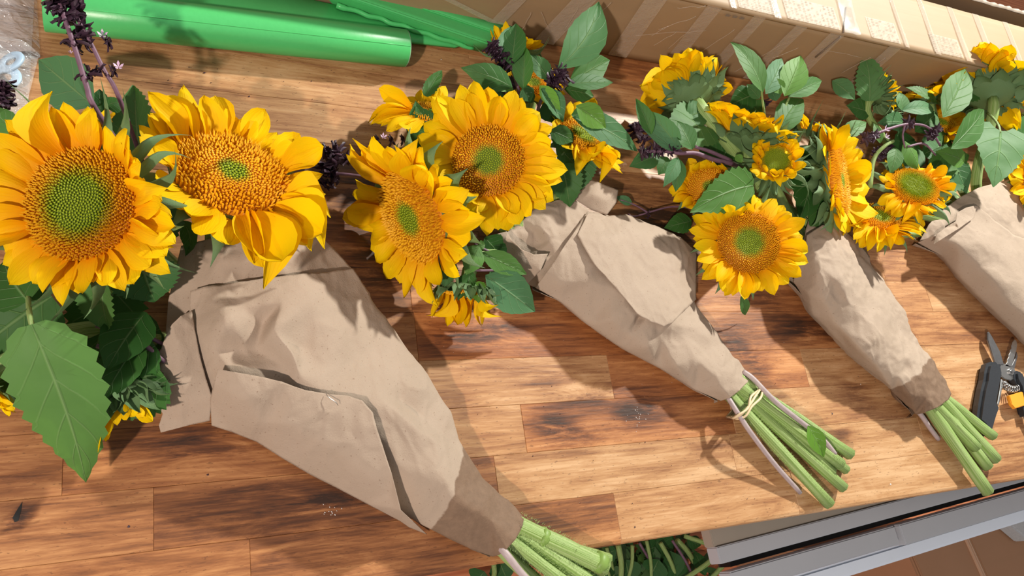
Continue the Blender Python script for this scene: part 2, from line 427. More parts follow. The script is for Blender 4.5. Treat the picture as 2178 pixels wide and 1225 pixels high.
def plank(xa, xb, ya, yb, tone, red, front):
    g = 0.00007; xa += g; xb -= g; ya += g; yb -= g
    nx = max(2, int((xb - xa) / 0.011)); ny = 4
    dz = R_.uniform(-0.00015, 0.00015)
    xs = [xa, xa + .0003] + [xa + .0003 + (xb - xa - .0012) * i / nx for i in range(1, nx)] + [xb - .0003, xb]
    if front:
        r = 0.004
        ys = [ya, ya + r * .3, ya + r] + [ya + r + (yb - ya - r - .0003) * i / ny for i in range(1, ny)] + [yb - .0003, yb]
        zs = [-r, -r * .28, 0] + [0] * (ny - 1) + [0, -.0003]
    else:
        ys = [ya, ya + .0003] + [ya + .0003 + (yb - ya - .0012) * i / ny for i in range(1, ny)] + [yb - .0003, yb]
        zs = [-.00028, 0] + [0] * (ny - 1) + [0, -.00028]
    V = []; S = []
    for i, x in enumerate(xs):
        ex = -.00028 if i in (0, len(xs) - 1) else 0
        for j, y_ in enumerate(ys):
            V.append((x, y_, CT + dz + min(zs[j], ex) if not (front and j < 2) else CT + dz + zs[j] + ex)); S.append(stain(x, y_))
    n = len(ys); F = []
    for i in range(len(xs) - 1):
        for j in range(n - 1): F.append((i * n + j, (i + 1) * n + j, (i + 1) * n + j + 1, i * n + j + 1))
    # sides and underside
    ring = [i * n for i in range(len(xs))] + [(len(xs) - 1) * n + j for j in range(1, n)] + [i * n + n - 1 for i in range(len(xs) - 2, -1, -1)] + [j for j in range(n - 2, 0, -1)]
    b0 = len(V)
    for k in ring: V.append((V[k][0], V[k][1], CT - 0.038)); S.append(S[k])
    m_ = len(ring)
    for k in range(m_):
        k2 = (k + 1) % m_; F.append((ring[k2], ring[k], b0 + k, b0 + k2))
    F.append(tuple(b0 + k for k in range(m_))[::-1])
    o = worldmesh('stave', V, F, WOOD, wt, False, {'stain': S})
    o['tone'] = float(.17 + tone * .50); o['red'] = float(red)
for r in range(len(ROWS) - 1):
    x = X0; sp = SPEC.get(r, [])
    for (xe, t, rd) in sp:
        if xe <= x: continue
        plank(x, xe, ROWS[r], ROWS[r + 1], t + R_.uniform(-.04, .04), rd, r == 0); x = xe
    while x < X1 - .02:
        xe = min(X1, x + R_.uniform(.26, .46))
        if X1 - xe < .08: xe = X1
        plank(x, xe, ROWS[r], ROWS[r + 1], R_.choice([.15, .22, .3, .4]), R_.random() * .3, r == 0); x = xe

# knot crack in the wood at the left front
kc = P(38, 1090)
k_o = worldmesh('knot_crack', [kc + Vector(v) for v in [(-.0015,-.006,.0003),(.0005,-.0055,.0003),(.0018,.001,.0003),(.0022,.0068,.0003),(-.0004,.002,.0003),(-.0028,-.003,.0003)]], [(0,1,2,3,4,5)], DARKM, wt, False)
k_o['label'] = 'black crack in a small knot'
WHITE = m_simple('white_scuff', (0.62, 0.55, 0.50), (0.85, 0.8, 0.78), 0.7, scale=800)
# pale scuff marks and crumbs: one part
V = []; F = []
def crumb(px_, py_, s_, h=0.0008):
    c = P(px_, py_); b = len(V)
    for k in range(5):
        a = k * 1.257 + R_.random(); V.append(c + Vector((math.cos(a) * s_ * R_.uniform(.4, 1), math.sin(a) * s_ * R_.uniform(.4, 1), 0.0003)))
    V.append(c + Vector((0, 0, h)))
    for k in range(5): F.append((b + k, b + (k + 1) % 5, b + 5))
for k in range(20): crumb(1355 + R_.gauss(0, 10), 885 + R_.gauss(0, 13), .0007)
for k in range(14): crumb(705 + R_.gauss(0, 14), 1085 + R_.gauss(0, 6), .0008)
for k in range(110): crumb(R_.uniform(860, 1700), R_.uniform(700, 1080), R_.uniform(.0002, .0003))
crumb(1894, 1030, .0015); crumb(1830, 817, .0012); crumb(938, 127, .0012)
o = worldmesh('wood_crumbs', V, F, WHITE, None, False); tag(o, 'pale dust and crumbs scattered on the bare worktop between the bouquets', 'crumbs', None, 'stuff')
V = []; F = []
for k in range(34): crumb(R_.uniform(300, 760), R_.uniform(130, 300), R_.uniform(.0003, .0008))
for k in range(50): crumb(R_.uniform(1000, 1900), R_.uniform(800, 1080), R_.uniform(.0003, .0008))
for (a, b) in [(200,980),(275,1120),(442,1010),(1770,880),(435,155),(530,205),(555,240),(1350,1120)]: crumb(a, b, .0013)
o = worldmesh('soil_specks', V, F, BRACT, None, False); tag(o, 'dark specks of soil and petal dust on the worktop', 'specks', None, 'stuff')

# ------------------------------------------------------------------ cabinet under the worktop, at a slight angle
cb = empty('base_cabinet', (P(1525, 1175, -.05).x, -.03, 0))
tag(cb, 'grey painted base cabinet with a drawer standing below the worktop edge', 'cabinet')
A = P(1531, 1200, -.060); B = P(2178, 1024, -.060)
dx = (B - A); dx.z = 0; dx.normalize(); dy = Vector((-dx.y, dx.x, 0))
def slab(name, o0, L, ya, yb, za, zb, mat, parent, bev=.001):
    """box along dx from o0, room heights za..zb relative to the worktop"""
    vs = []
    for z_ in (za, zb):
        for (l, w) in ((0, ya), (L, ya), (L, yb), (0, yb)):
            q = o0 + dx * l + dy * w; vs.append(Vector((q.x, q.y, CT + z_)))
    bm = bmesh.new(); bv = [bm.verts.new(v) for v in vs]
    for f in ((3,2,1,0),(4,5,6,7),(0,1,5,4),(1,2,6,5),(2,3,7,6),(3,0,4,7)): bm.faces.new([bv[i] for i in f])
    if bev: bmesh.ops.bevel(bm, geom=bm.edges[:], offset=bev, segments=2, affect='EDGES')
    me = bpy.data.meshes.new(name); bm.to_mesh(me); bm.free(); me.materials.append(mat)
    me.transform(parent.matrix_basis.inverted()); return link(name, me, parent)
LEN = 1.15
slab('tray', A, LEN, .017, .40, -.078, -.062, TAUPE, cb)
slab('carcass', A + dx * .62, LEN - .64, .030, .50, -.86, -.080, GREYC, cb)
slab('face_rail', A, LEN, 0.0, .017, -.076, -.058, GREYC, cb)
slab('gap_shade_strip', A + dx * .03, LEN - .03, -.008, 0.0, -.10, -.080, DARKM, cb, 0)  # black strip added as the shade in the gap, not a cabinet part
dr = slab('drawer_front', A + dx * .012, .262, -.031, -.010, -.082, -.062, GREYC, cb, .0015)
dr2 = slab('drawer_front', A + dx * .280, LEN - .28, -.034, -.010, -.082, -.060, GREYC, cb, .0015)
slab('edge_highlight', A + dx * .10, LEN - .10, -.052, -.0345, -.105, -.080, GREYL, cb, .003)  # pale strip stands in for the highlight along the lower drawer edge
slab('toe_kick', A + dx * .64, LEN - .68, .06, .46, -.9, -.86, DARKM, cb, 0)

# cardboard box and a white carton standing on the floor in front of the cabinet
bxo = P(2060, 1190, -.42)
fb = empty('moving_box', (bxo.x, bxo.y - .12, 0)); tag(fb, 'plain brown cardboard box on the floor beside the grey cabinet', 'box')
c0 = P(1925, 1150, -.42); c1 = P(2110, 1105, -.42); c2 = P(1990, 1300, -.42)
ex = (c1 - c0); ey = (c2 - c0)
def quadbox(name, o0, e1, e2, z0, z1, mat, parent):
    vs = []
    for z_ in (z0, z1):
        for (a, b) in ((0,0),(1,0),(1,1),(0,1)):
            q = o0 + e1 * a + e2 * b; vs.append(Vector((q.x, q.y, z_)))
    bm = bmesh.new(); bv = [bm.verts.new(v) for v in vs]
    for f in ((3,2,1,0),(4,5,6,7),(0,1,5,4),(1,2,6,5),(2,3,7,6),(3,0,4,7)): bm.faces.new([bv[i] for i in f])
    bmesh.ops.recalc_face_normals(bm, faces=bm.faces[:])
    bmesh.ops.bevel(bm, geom=bm.edges[:], offset=.003, segments=2, affect='EDGES')
    me = bpy.data.meshes.new(name); bm.to_mesh(me); bm.free(); me.materials.append(mat)
    if parent: me.transform(parent.matrix_basis.inverted())
    return link(name, me, parent)
FB = m_card('moving_box_board', (0.34, 0.17, 0.09), (0.40, 0.21, 0.12))
h0 = CT - .42
quadbox('box_body', c0, ex * 1.9, ey * 1.6, 0.0, h0 - .004, FB, fb)
quadbox('box_flap', c0 + ex * .02, ex * .62, ey * 1.58, h0 - .004, h0, FB, fb)
quadbox('box_flap', c0 + ex * .66, ex * 1.22, ey * 1.58, h0 - .003, h0 + .001, FB, fb)
quadbox('crease_tape', c0 + ex * .60, ex * .035, ey * 1.58, h0 + .001, h0 + .0016, m_simple('box_crease_light', (.52, .33, .22), None, .5), fb)
wc = P(2150, 1112, -.40)
cart = quadbox('carton', P(2128, 1098, -.385), P(2230, 1075, -.385) - P(2128, 1098, -.385), P(2190, 1150, -.385) - P(2128, 1098, -.385), h0 + .0025, h0 + .035, m_simple('grey_printed_carton', (.35, .36, .38), (.55, .56, .58), .5, scale=260), None)
tag(cart, 'small pale grey carton lying on the brown cardboard box', 'carton')
# ------------------------------------------------------------------ shared petal, sepal, floret meshes
def interp(tab, t):
    for (a, va), (b, vb) in zip(tab, tab[1:]):
        if t <= b: return va + (vb - va) * (t - a) / (b - a)
    return tab[-1][1]
PW = [(0,.40),(.12,.66),(.3,.92),(.48,1.0),(.66,.93),(.8,.72),(.9,.46),(.96,.24),(1,.03)]
def petal_mesh(arch, cup, curl, twist, flute, bend, nick, rnd):
    nu, nv = 6, 9; V = []; T = []; UV = []
    for j in range(nv + 1):
        t = j / nv; w = interp(PW, t) * .5
        zc = arch * math.sin(math.pi * t) + curl * max(0, t - .55) ** 2 * 4
        yc = bend * t * t
        for i in range(nu + 1):
            u = i / nu * 2 - 1
            y_ = u * w * (1 + .05 * rnd.uniform(-1, 1) * (t > .2))
            z = zc + cup * (u * u) * w * 1.2 + flute * math.cos(u * 3 * math.pi) * (1 - abs(u) * .5) * min(1, t * 3)
            if nick and t > .95: z += .0
            a = twist * t * u
            V.append((t - (.02 * abs(u) if t > .9 else 0), yc + y_, z + a * w)); T.append(t); UV.append((u * .5 + .5, t))
    F = []
    for j in range(nv):
        for i in range(nu):
            a = j * (nu + 1) + i; F.append((a, a + 1, a + nu + 2, a + nu + 1))
    me = mesh('petal', V, F, PETAL)
    at = me.attributes.new('t', 'FLOAT', 'POINT'); at.data.foreach_set('value', T)
    l = me.uv_layers.new(name='UVMap')
    for lp in me.loops: l.data[lp.index].uv = UV[lp.vertex_index]
    return me
_r = random.Random(3)
PETALS = [petal_mesh(_r.uniform(-.02, .11), _r.uniform(-.28, .42), _r.uniform(-.28, .18), _r.uniform(-.4, .4), _r.uniform(.006, .013), _r.uniform(-.10, .10), 0, _r) for _ in range(16)]
CURLS = [petal_mesh(_r.uniform(.08, .22), _r.uniform(.3, .8), c, _r.uniform(-.8, .8), .012, _r.uniform(-.2, .2), 0, _r) for c in (-.5, .45, -.35, .6)]
SW = [(0,.75),(.15,.98),(.3,1.0),(.5,.78),(.65,.48),(.8,.22),(.92,.09),(1,.01)]
def sepal_mesh(arch, curl, cup, bend):
    nu, nv = 4, 9; V = []
    for j in range(nv + 1):
        t = j / nv; w = interp(SW, t) * .5
        for i in range(nu + 1):
            u = i / nu * 2 - 1
            V.append((t, bend * t * t + u * w, arch * math.sin(math.pi * t * .9) + curl * max(0, t - .45) ** 2 * 3 - cup * (u * u) * w))
    F = [(j * (nu + 1) + i, j * (nu + 1) + i + 1, (j + 1) * (nu + 1) + i + 1, (j + 1) * (nu + 1) + i) for j in range(nv) for i in range(nu)]
    return mesh('bract', V, F, SEPAL)
SEPALS = [sepal_mesh(_r.uniform(.0, .14), _r.uniform(-.5, .25), _r.uniform(.1, .6), _r.uniform(-.2, .2)) for _ in range(8)]
SEPCURL = [sepal_mesh(_r.uniform(.05, .2), _r.uniform(-1.2, 1.0), _r.uniform(.2, .6), _r.uniform(-.5, .5)) for _ in range(6)]
def dome(r): return .15 * (1 - r * r) - .03 * math.exp(-(r / .25) ** 2)
def floret_mesh(n, fuzz):
    V = []; F = []; RR = []; TT = []; g = math.pi * (3 - math.sqrt(5)); rnd = random.Random(5)
    sp = math.sqrt(math.pi / n)
    for k in range(n):
        r = math.sqrt((k + .5) / n); a = k * g
        x, y_ = r * math.cos(a), r * math.sin(a)
        h = .03 + .10 * max(0, min(1, (r - .35) / .4)) * rnd.uniform(.7, 1.3)
        w = sp * (.38 if r < .4 else .40)
        z0 = dome(r) - .03; b = len(V)
        lx, ly = rnd.gauss(0, fuzz) * min(1, r * 1.6), rnd.gauss(0, fuzz) * min(1, r * 1.6)
        for (zz, ww, tt) in ((z0, w * .8, 0), (z0 + .03 + h * .62, w, .55)):
            f = tt / .55
            for q in range(4):
                th = a + q * math.pi / 2 + .78
                V.append((x + math.cos(th) * ww + lx * f * .6, y_ + math.sin(th) * ww + ly * f * .6, zz)); RR.append(r); TT.append(tt)
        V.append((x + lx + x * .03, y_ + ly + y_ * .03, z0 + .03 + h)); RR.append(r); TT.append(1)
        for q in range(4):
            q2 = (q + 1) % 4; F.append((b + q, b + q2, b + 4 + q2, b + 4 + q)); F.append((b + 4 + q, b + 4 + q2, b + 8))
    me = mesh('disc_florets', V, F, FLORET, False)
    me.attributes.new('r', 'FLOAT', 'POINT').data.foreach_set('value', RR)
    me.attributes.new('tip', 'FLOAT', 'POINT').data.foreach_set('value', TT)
    return me
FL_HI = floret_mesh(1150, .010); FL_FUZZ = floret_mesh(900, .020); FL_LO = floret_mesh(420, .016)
def disc_mesh():
    V = []; F = []; n = 28; prof = [(dome(r), r) for r in (0.0001, .2, .4, .6, .8, .95)] + [(-.03, 1.0)]
    V = []; RR = []
    for (z, r) in prof:
        for k in range(n): a = 2 * math.pi * k / n; V.append((r * math.cos(a), r * math.sin(a), z - .02)); RR.append(r)
    for i in range(len(prof) - 1):
        for k in range(n): k2 = (k + 1) % n; F.append((i * n + k, (i + 1) * n + k, (i + 1) * n + k2, i * n + k2))
    me = mesh('disc', V, F, FLORET); me.attributes.new('r', 'FLOAT', 'POINT').data.foreach_set('value', RR)
    me.attributes.new('tip', 'FLOAT', 'POINT').data.foreach_set('value', [0.0] * len(V)); return me
DISC = disc_mesh()
def recept_mesh():
    n = 20; prof = [(-.03, 1.0), (-.10, 1.02), (-.22, .93), (-.34, .72), (-.42, .48), (-.47, .27), (-.55, .17), (-.62, .14)]
    V = []; F = []
    for (z, r) in prof:
        for k in range(n): a = 2 * math.pi * k / n; V.append((r * math.cos(a), r * math.sin(a), z))
    for i in range(len(prof) - 1):
        for k in range(n): k2 = (k + 1) % n; F.append((i * n + k, i * n + k2, (i + 1) * n + k2, (i + 1) * n + k))
    F.append(tuple((len(prof) - 1) * n + k for k in range(n)))
    return mesh('receptacle', V, F, SEPAL)
RECEPT = recept_mesh()

def stem_obj(parent, pts, r, name='stem', mat=None, ridge=.05, n=14, taper=None, cut=True):
    rad = [r * (1 + .04 * math.sin(i * 1.7)) for i in range(len(pts))] if taper is None else [r + (taper - r) * i / (len(pts) - 1) for i in range(len(pts))]
    V, F, T = frame_tube(pts, rad, n, ridge)
    o = worldmesh(name, V, F, mat or STEM, parent, True, {'t': T, 'ang': angs_of(n, len(pts))})
    if cut and (mat is None or mat is STEM):
        d = (Vector(pts[-1]) - Vector(pts[-2])).normalized(); b0 = (len(pts) - 1) * n; c = Vector(pts[-1]); iv = parent.matrix_basis.inverted()
        V2 = [c + (V[b0 + k] - c) * 1.02 + d * .0002 for k in range(n)] + [c + (V[b0 + k] - c) * .7 + d * .0006 for k in range(n)] + [c + d * .0002]
        F2 = [(k, (k + 1) % n, n + (k + 1) % n, n + k) for k in range(n)] + [(n + k, n + (k + 1) % n, 2 * n) for k in range(n)]
        link('cut_end', mesh('cut_end', [iv @ v for v in V2], F2, STEMCUT, False), o)
    return o

def sunflower(px, py, h, nrm, Rpx, tips=None, n=20, L=.9, el=12, pw=.55, green=.4, warm=.4, stem=None, label='', group='', ns=14, sl=.85, sw=.42,
              se=-10, seps=None, fl=None, layer2=True, arc=None, dz=0.0, curl=0.15, sr=.0058, l2=.9, inward=0, seed=0, nrs=1):
    rnd = random.Random(int(px * 7 + py + seed))
    c = P(px, py, h); z = N(*nrm); R = Rpx * pxs(c)
    x = (rr - z * z.dot(rr)).normalized(); y_ = z.cross(x)
    rot = Matrix((x, y_, z)).transposed()
    o = empty('sunflower', c, rot); tag(o, label, 'sunflower', group)
    M = rot.to_4x4(); M.translation = c; IV = M.inverted()
    sc = Matrix.Scale(R, 4)
    d = link('disc', DISC, o, sc); d['green'] = green
    f_ = link('disc_florets', fl or FL_HI, d); f_['green'] = green; f_['kind'] = 'stuff'
    link('receptacle', RECEPT, o, sc)
    def put(name, me, b, tip, w, roll, lenscale=1):
        ax = tip - b; ln = ax.length; ax.normalize()
        rad = Vector((b.x, b.y, 0)); 
        zz = Vector((0, 0, 1)); zz = (zz - ax * ax.dot(zz))
        if zz.length < .25: zz = zz + (-rad.normalized()) * .8; zz = zz - ax * ax.dot(zz)
        zz.normalize(); zz = Matrix.Rotation(roll, 3, ax) @ zz
        yy = zz.cross(ax)
        m_ = Matrix((ax * ln, yy * w, zz * ln)).transposed().to_4x4(); m_.translation = b
        return link(name, me, o, m_)
    def petal(ang, tip, low=0, short=1.0, w=None):
        b = Vector((math.cos(ang), math.sin(ang), 0)) * (R * (.96 - .04 * low)) + Vector((0, 0, -.01 - .09 * low)) * R
        me = rnd.choice(CURLS) if rnd.random() < curl else rnd.choice(PETALS)
        q = put('petal', me, b, tip, (w or pw * R) * rnd.uniform(.9, 1.12), rnd.uniform(-.22, .22))
        q['warm'] = warm
    angs = []
    if tips:
        Lp = L * R
        for tp in tips:
            dr_ = ray(tp[0], tp[1]); best = None
            want = Lp * (tp[2] if len(tp) > 2 else 1.0)
            e0 = IV @ EYE; dl = IV.to_3x3() @ dr_
            s0 = (c - EYE).length
            for k in range(-60, 61):
                s = s0 + k * R * .05
                q = e0 + dl * s
                a = math.atan2(q.y, q.x); b = Vector((math.cos(a), math.sin(a), 0)) * R * .96
                v = q - b
                rad = v.x * math.cos(a) + v.y * math.sin(a)
                cost = (v.length - want) ** 2 + .25 * (v.z - math.tan(math.radians(el)) * want) ** 2 + (0 if rad > 0 else 4 * rad * rad)
                if best is None or cost < best[0]: best = (cost, q, a)
            q, a = best[1], best[2]; angs.append((a, (q - Vector((math.cos(a), math.sin(a), 0)) * R * .96)))
            if (CT + .002) > (M @ q).z: q = IV @ Vector((*(M @ q).xy, CT + .003))
            petal(a, q)
        angs.sort(key=lambda t: t[0])
        if layer2:
            for i in range(len(angs)):
                a0, v0 = angs[i]; a1, v1 = angs[(i + 1) % len(angs)]
                gap = (a1 - a0) % (2 * math.pi)
                kk = 1 if gap < .55 else int(gap / .33)
                if arc and gap > arc: continue
                for k in range(kk):
                    f = (k + 1) / (kk + 1); a = a0 + gap * f
                    r0 = Matrix.Rotation(-a0, 3, 'Z') @ v0; r1 = Matrix.Rotation(-a1, 3, 'Z') @ v1
                    v = (r0 * (1 - f) + r1 * f) * l2 * rnd.uniform(.9, 1.02); v.y *= .4; v.z -= .06 * R
                    b = Vector((math.cos(a), math.sin(a), 0)) * R * .93
                    tipv = b + Matrix.Rotation(a, 3, 'Z') @ v
                    tw = M @ tipv
                    if tw.z < CT + .002: tw.z = CT + .003; tipv = IV @ tw
                    petal(a, tipv, 1)
    else:
        for lay in range(2 if layer2 else 1):
            for k in range(n):
                a = 2 * math.pi * (k + .5 * lay + rnd.uniform(-.22, .22)) / n
                if arc and not (arc[0] <= (math.degrees(a) % 360) <= arc[1] or arc[0] <= (math.degrees(a) % 360) - 360 <= arc[1]): continue
                e = math.radians(el + rnd.uniform(-9, 9) - 6 * lay); ln = L * R * rnd.uniform(.85, 1.1) * (1 - .06 * lay)
                b = Vector((math.cos(a), math.sin(a), 0)) * R * .95
                tip = b + Vector((math.cos(a) * math.cos(e), math.sin(a) * math.cos(e), math.sin(e))) * ln
                tw = M @ tip
                if tw.z < CT + .002: tw.z = CT + .002 + rnd.random() * .003; tip = IV @ tw
                petal(a, tip, lay)
        if inward:
            for k in range(inward):
                a = 2 * math.pi * (k + rnd.random() * .5) / inward; b = Vector((math.cos(a), math.sin(a), 0)) * R * .97
                tip = Vector((math.cos(a), math.sin(a), 0)) * R * rnd.uniform(.55, .75) + Vector((0, 0, R * .32))
                petal(a, tip, 0, w=pw * R * .8)
    for lay in range(nrs):
        for k in range(ns):
            a = 2 * math.pi * (k + .5 * lay + rnd.uniform(-.25, .25)) / ns
            e = math.radians(se + rnd.uniform(-10, 10) - 18 * lay)
            b = Vector((math.cos(a), math.sin(a), 0)) * R * (.98 - .16 * lay) + Vector((0, 0, -.14 - .12 * lay)) * R
            tip = b + Vector((math.cos(a) * math.cos(e), math.sin(a) * math.cos(e), math.sin(e))) * (sl * R * rnd.uniform(.85, 1.15) * (1 - .12 * lay))
            tw = M @ tip
            if tw.z < CT + .002: tw.z = CT + .003; tip = IV @ tw
            put('bract', rnd.choice(seps or SEPALS), b, tip, sw * R * rnd.uniform(.85, 1.1), rnd.uniform(-.2, .2))
    if stem:
        s0 = c - z * R * .5
        mouth = P(*stem[0]); tgt = [P(*q) for q in stem[1:]]
        dirn = (tgt[0] - mouth).normalized()
        dist = (mouth - s0).length
        pts = bez(s0, s0 - z * min(.05, dist * .4), mouth - dirn * dist * .4, mouth, 12)
        pts = [Vector((p.x, p.y, max(p.z, CT + sr + .001))) for p in pts]
        last = pts[-1]
        for tg in tgt:
            for k in range(1, 7):
                pts.append(last.lerp(tg, k / 6))
            last = tg
        stem_obj(o, pts, sr)
    return o

# ------------------------------------------------------------------ leaves
LB = [(0,.03),(.06,.28),(.16,.64),(.3,.93),(.42,1.0),(.56,.93),(.7,.72),(.82,.46),(.92,.2),(1,.01)]
LS = [(0,.30),(.05,.62),(.13,.88),(.25,1.0),(.4,.98),(.55,.86),(.7,.64),(.82,.40),(.92,.18),(1,.01)]
LH = [(0,.45),(.04,.80),(.12,.98),(.28,1.0),(.45,.88),(.62,.66),(.78,.40),(.9,.18),(1,.02)]
def leaf(parent, base, tip, wpx, kind='basil', hue=.3, cool=.2, roll=0, arch=.08, bend=0.0, cup=.15, veins=7, curl=0.0, name='leaf', droop=0.0, petiole=None, low=None):
    low = CT if low is None else low
    b = P(*base); t_ = P(*tip); ax = t_ - b; ln = ax.length; axn = ax.normalized()
    s = pxs((b + t_) / 2); W = wpx * s * .5
    n0 = (-fw * .75 + Vector((0, 0, 1)) * .25); n0 = (n0 - axn * n0.dot(axn)).normalized()
    side = n0.cross(axn); 
    Rm = Matrix.Rotation(math.radians(roll), 3, axn); nn = Rm @ n0; ss = Rm @ side
    mid = (b + t_) / 2 + n0 * ln * arch * 2 + side * ln * bend * 2
    nu, nv = (8, 22) if kind != 'basil' else (8, 14)
    tab = {'basil': LB, 'sun': LS, 'heart': LH}[kind]
    teeth = {'basil': .03, 'sun': .075, 'heart': .04}[kind]; rnd = random.Random(int(base[0] * 3 + tip[1]))
    ph = rnd.random() * 6
    V = []; UV = []
    for j in range(nv + 1):
        v = j / nv
        p = b * (1 - v) ** 2 + mid * 2 * v * (1 - v) + t_ * v * v
        tg = ((mid - b) * (1 - v) + (t_ - mid) * v).normalized()
        s2 = (ss - tg * ss.dot(tg)).normalized(); n2 = tg.cross(s2); 
        if n2.dot(nn) < 0: n2 = -n2
        w = interp(tab, v) * W
        for i in range(nu + 1):
            u = i / nu * 2 - 1
            e = 1 + (teeth * (1 if j % 2 else -1) if abs(u) > .99 and 0 < v < .98 else 0)
            back = (-.10 * ln * (1 - v) ** 3 * u * u if kind == 'heart' else 0)
            puff = .018 * ln * abs(math.sin(math.pi * ((v - .3 * abs(u)) * veins + .0))) * (1 - abs(u)) * (abs(u) > .05)
            z = cup * W * abs(u) ** 1.4 + puff + curl * W * u + .04 * W * math.sin(v * 9 + ph + u * 2) * abs(u) - droop * ln * v * v
            q = p + s2 * (u * w * e) + n2 * z * (.3 + .7 * min(1, w / W)) + tg * back
            if q.z < low + .0015: q.z = low + .0015 + .0005 * abs(u)
            V.append(q); UV.append((u, v))
    F = [(j * (nu + 1) + i, j * (nu + 1) + i + 1, (j + 1) * (nu + 1) + i + 1, (j + 1) * (nu + 1) + i) for j in range(nv) for i in range(nu)]
    o = worldmesh(name, V, F, LEAF, parent, True, None, UV)
    o['hue'] = float(hue); o['cool'] = float(cool); o['veins'] = float(veins)
    if petiole:
        a = P(*petiole)
        stem_obj(parent, bez(a, a.lerp(b, .4) + Vector((0, 0, .004)), b - axn * .006, b + axn * .004 - n0 * .0006, 8), .0016, 'leaf_stalk', STEM, 0, 6, cut=False)
    return o

def whorl_mesh(n, seed, dense):
    rnd = random.Random(seed); V = []; F = []
    for k in range(n):
        a = 2 * math.pi * k / n + rnd.uniform(-.2, .2); el = rnd.uniform(.1, .9) if dense else rnd.uniform(-.1, .6)
        d = Vector((math.cos(a) * math.cos(el), math.sin(a) * math.cos(el), math.sin(el)))
        sd = Vector((-math.sin(a), math.cos(a), 0)); up = d.cross(sd) * -1
        L_ = rnd.uniform(.75, 1.15); W_ = rnd.uniform(.22, .36); base = Vector((0, 0, rnd.uniform(-.25, .35)))
        b0 = len(V); nu, nv = 4, 4
        for j in range(nv + 1):
            t = j / nv; w = (.35 + .65 * math.sin(math.pi * min(1, t * 1.15))) * W_ if t < .99 else .02
            for i in range(nu + 1):
                u = i / nu * 2 - 1
                V.append(base + d * (L_ * t) + sd * (u * w) + up * (-.32 * (u * u) * W_ * 1.8 + .25 * t * t * rnd.uniform(.5, 1.3)))
        for j in range(nv):
            for i in range(nu):
                q = b0 + j * (nu + 1) + i; F.append((q, q + 1, q + nu + 2, q + nu + 1))
    return mesh('flower_whorl', V, F, BRACT)
WH = [whorl_mesh(7, 1, False), whorl_mesh(8, 2, False), whorl_mesh(13, 3, True), whorl_mesh(14, 4, True)]
def axis_mat(p, d, s):
    d = d.normalized(); a = d.cross(Vector((.3, .2, 1))).normalized(); b = d.cross(a)
    m_ = Matrix((a * s, b * s, d * s)).transposed().to_4x4(); m_.translation = p; return m_
def sprig(base, label, group=None):
    o = empty('basil_sprig', P(*base)); tag(o, label, 'basil sprig', group); o['_b'] = 0; del o['_b']
    return o
def sp_stem(o, pts, r=.0018, r2=None, mat=None, n=6):
    w = catmull([P(*q) for q in pts], 5)
    return stem_obj(o, w, r, 'stem', mat or PURPLE, 0, 8, r2 or r * .7, cut=False), w
def whorls(o, pts, spx, dense=False, k=None, florets=0, jit=.15):
    w = [P(*q) for q in pts]
    if k: 
        cm = catmull(w, 8); w = [cm[int(i * (len(cm) - 1) / (k - 1))] for i in range(k)]
    for i, p in enumerate(w):
        d = (w[min(i + 1, len(w) - 1)] - w[max(i - 1, 0)]); d = d if d.length > 1e-6 else Vector((0, 0, 1))
        s = spx * pxs(p) * (1 - .35 * (i / max(1, len(w) - 1)) if k else 1) * R_.uniform(1 - jit, 1 + jit)
        link('flower_whorl', R_.choice(WH[2:] if dense else WH[:2]), o, Matrix.Translation(-Vector(o.location)) @ axis_mat(p, d, s))
def lilac(o, at, spx=9):
    p = P(*at); s = spx * pxs(p); V = []; F = []
    for k in range(5):
        a = k * 1.256; b = len(V)
        V += [p, p + Vector((math.cos(a), math.sin(a), .6)) * s * .7, p + Vector((math.cos(a + .4), math.sin(a + .4), .9)) * s, p + Vector((math.cos(a + .8), math.sin(a + .8), .6)) * s * .7]
        F.append((b, b + 1, b + 2, b + 3))
    q = worldmesh('floret', V, F, LILAC, o); q['label'] = 'pale lilac floret'

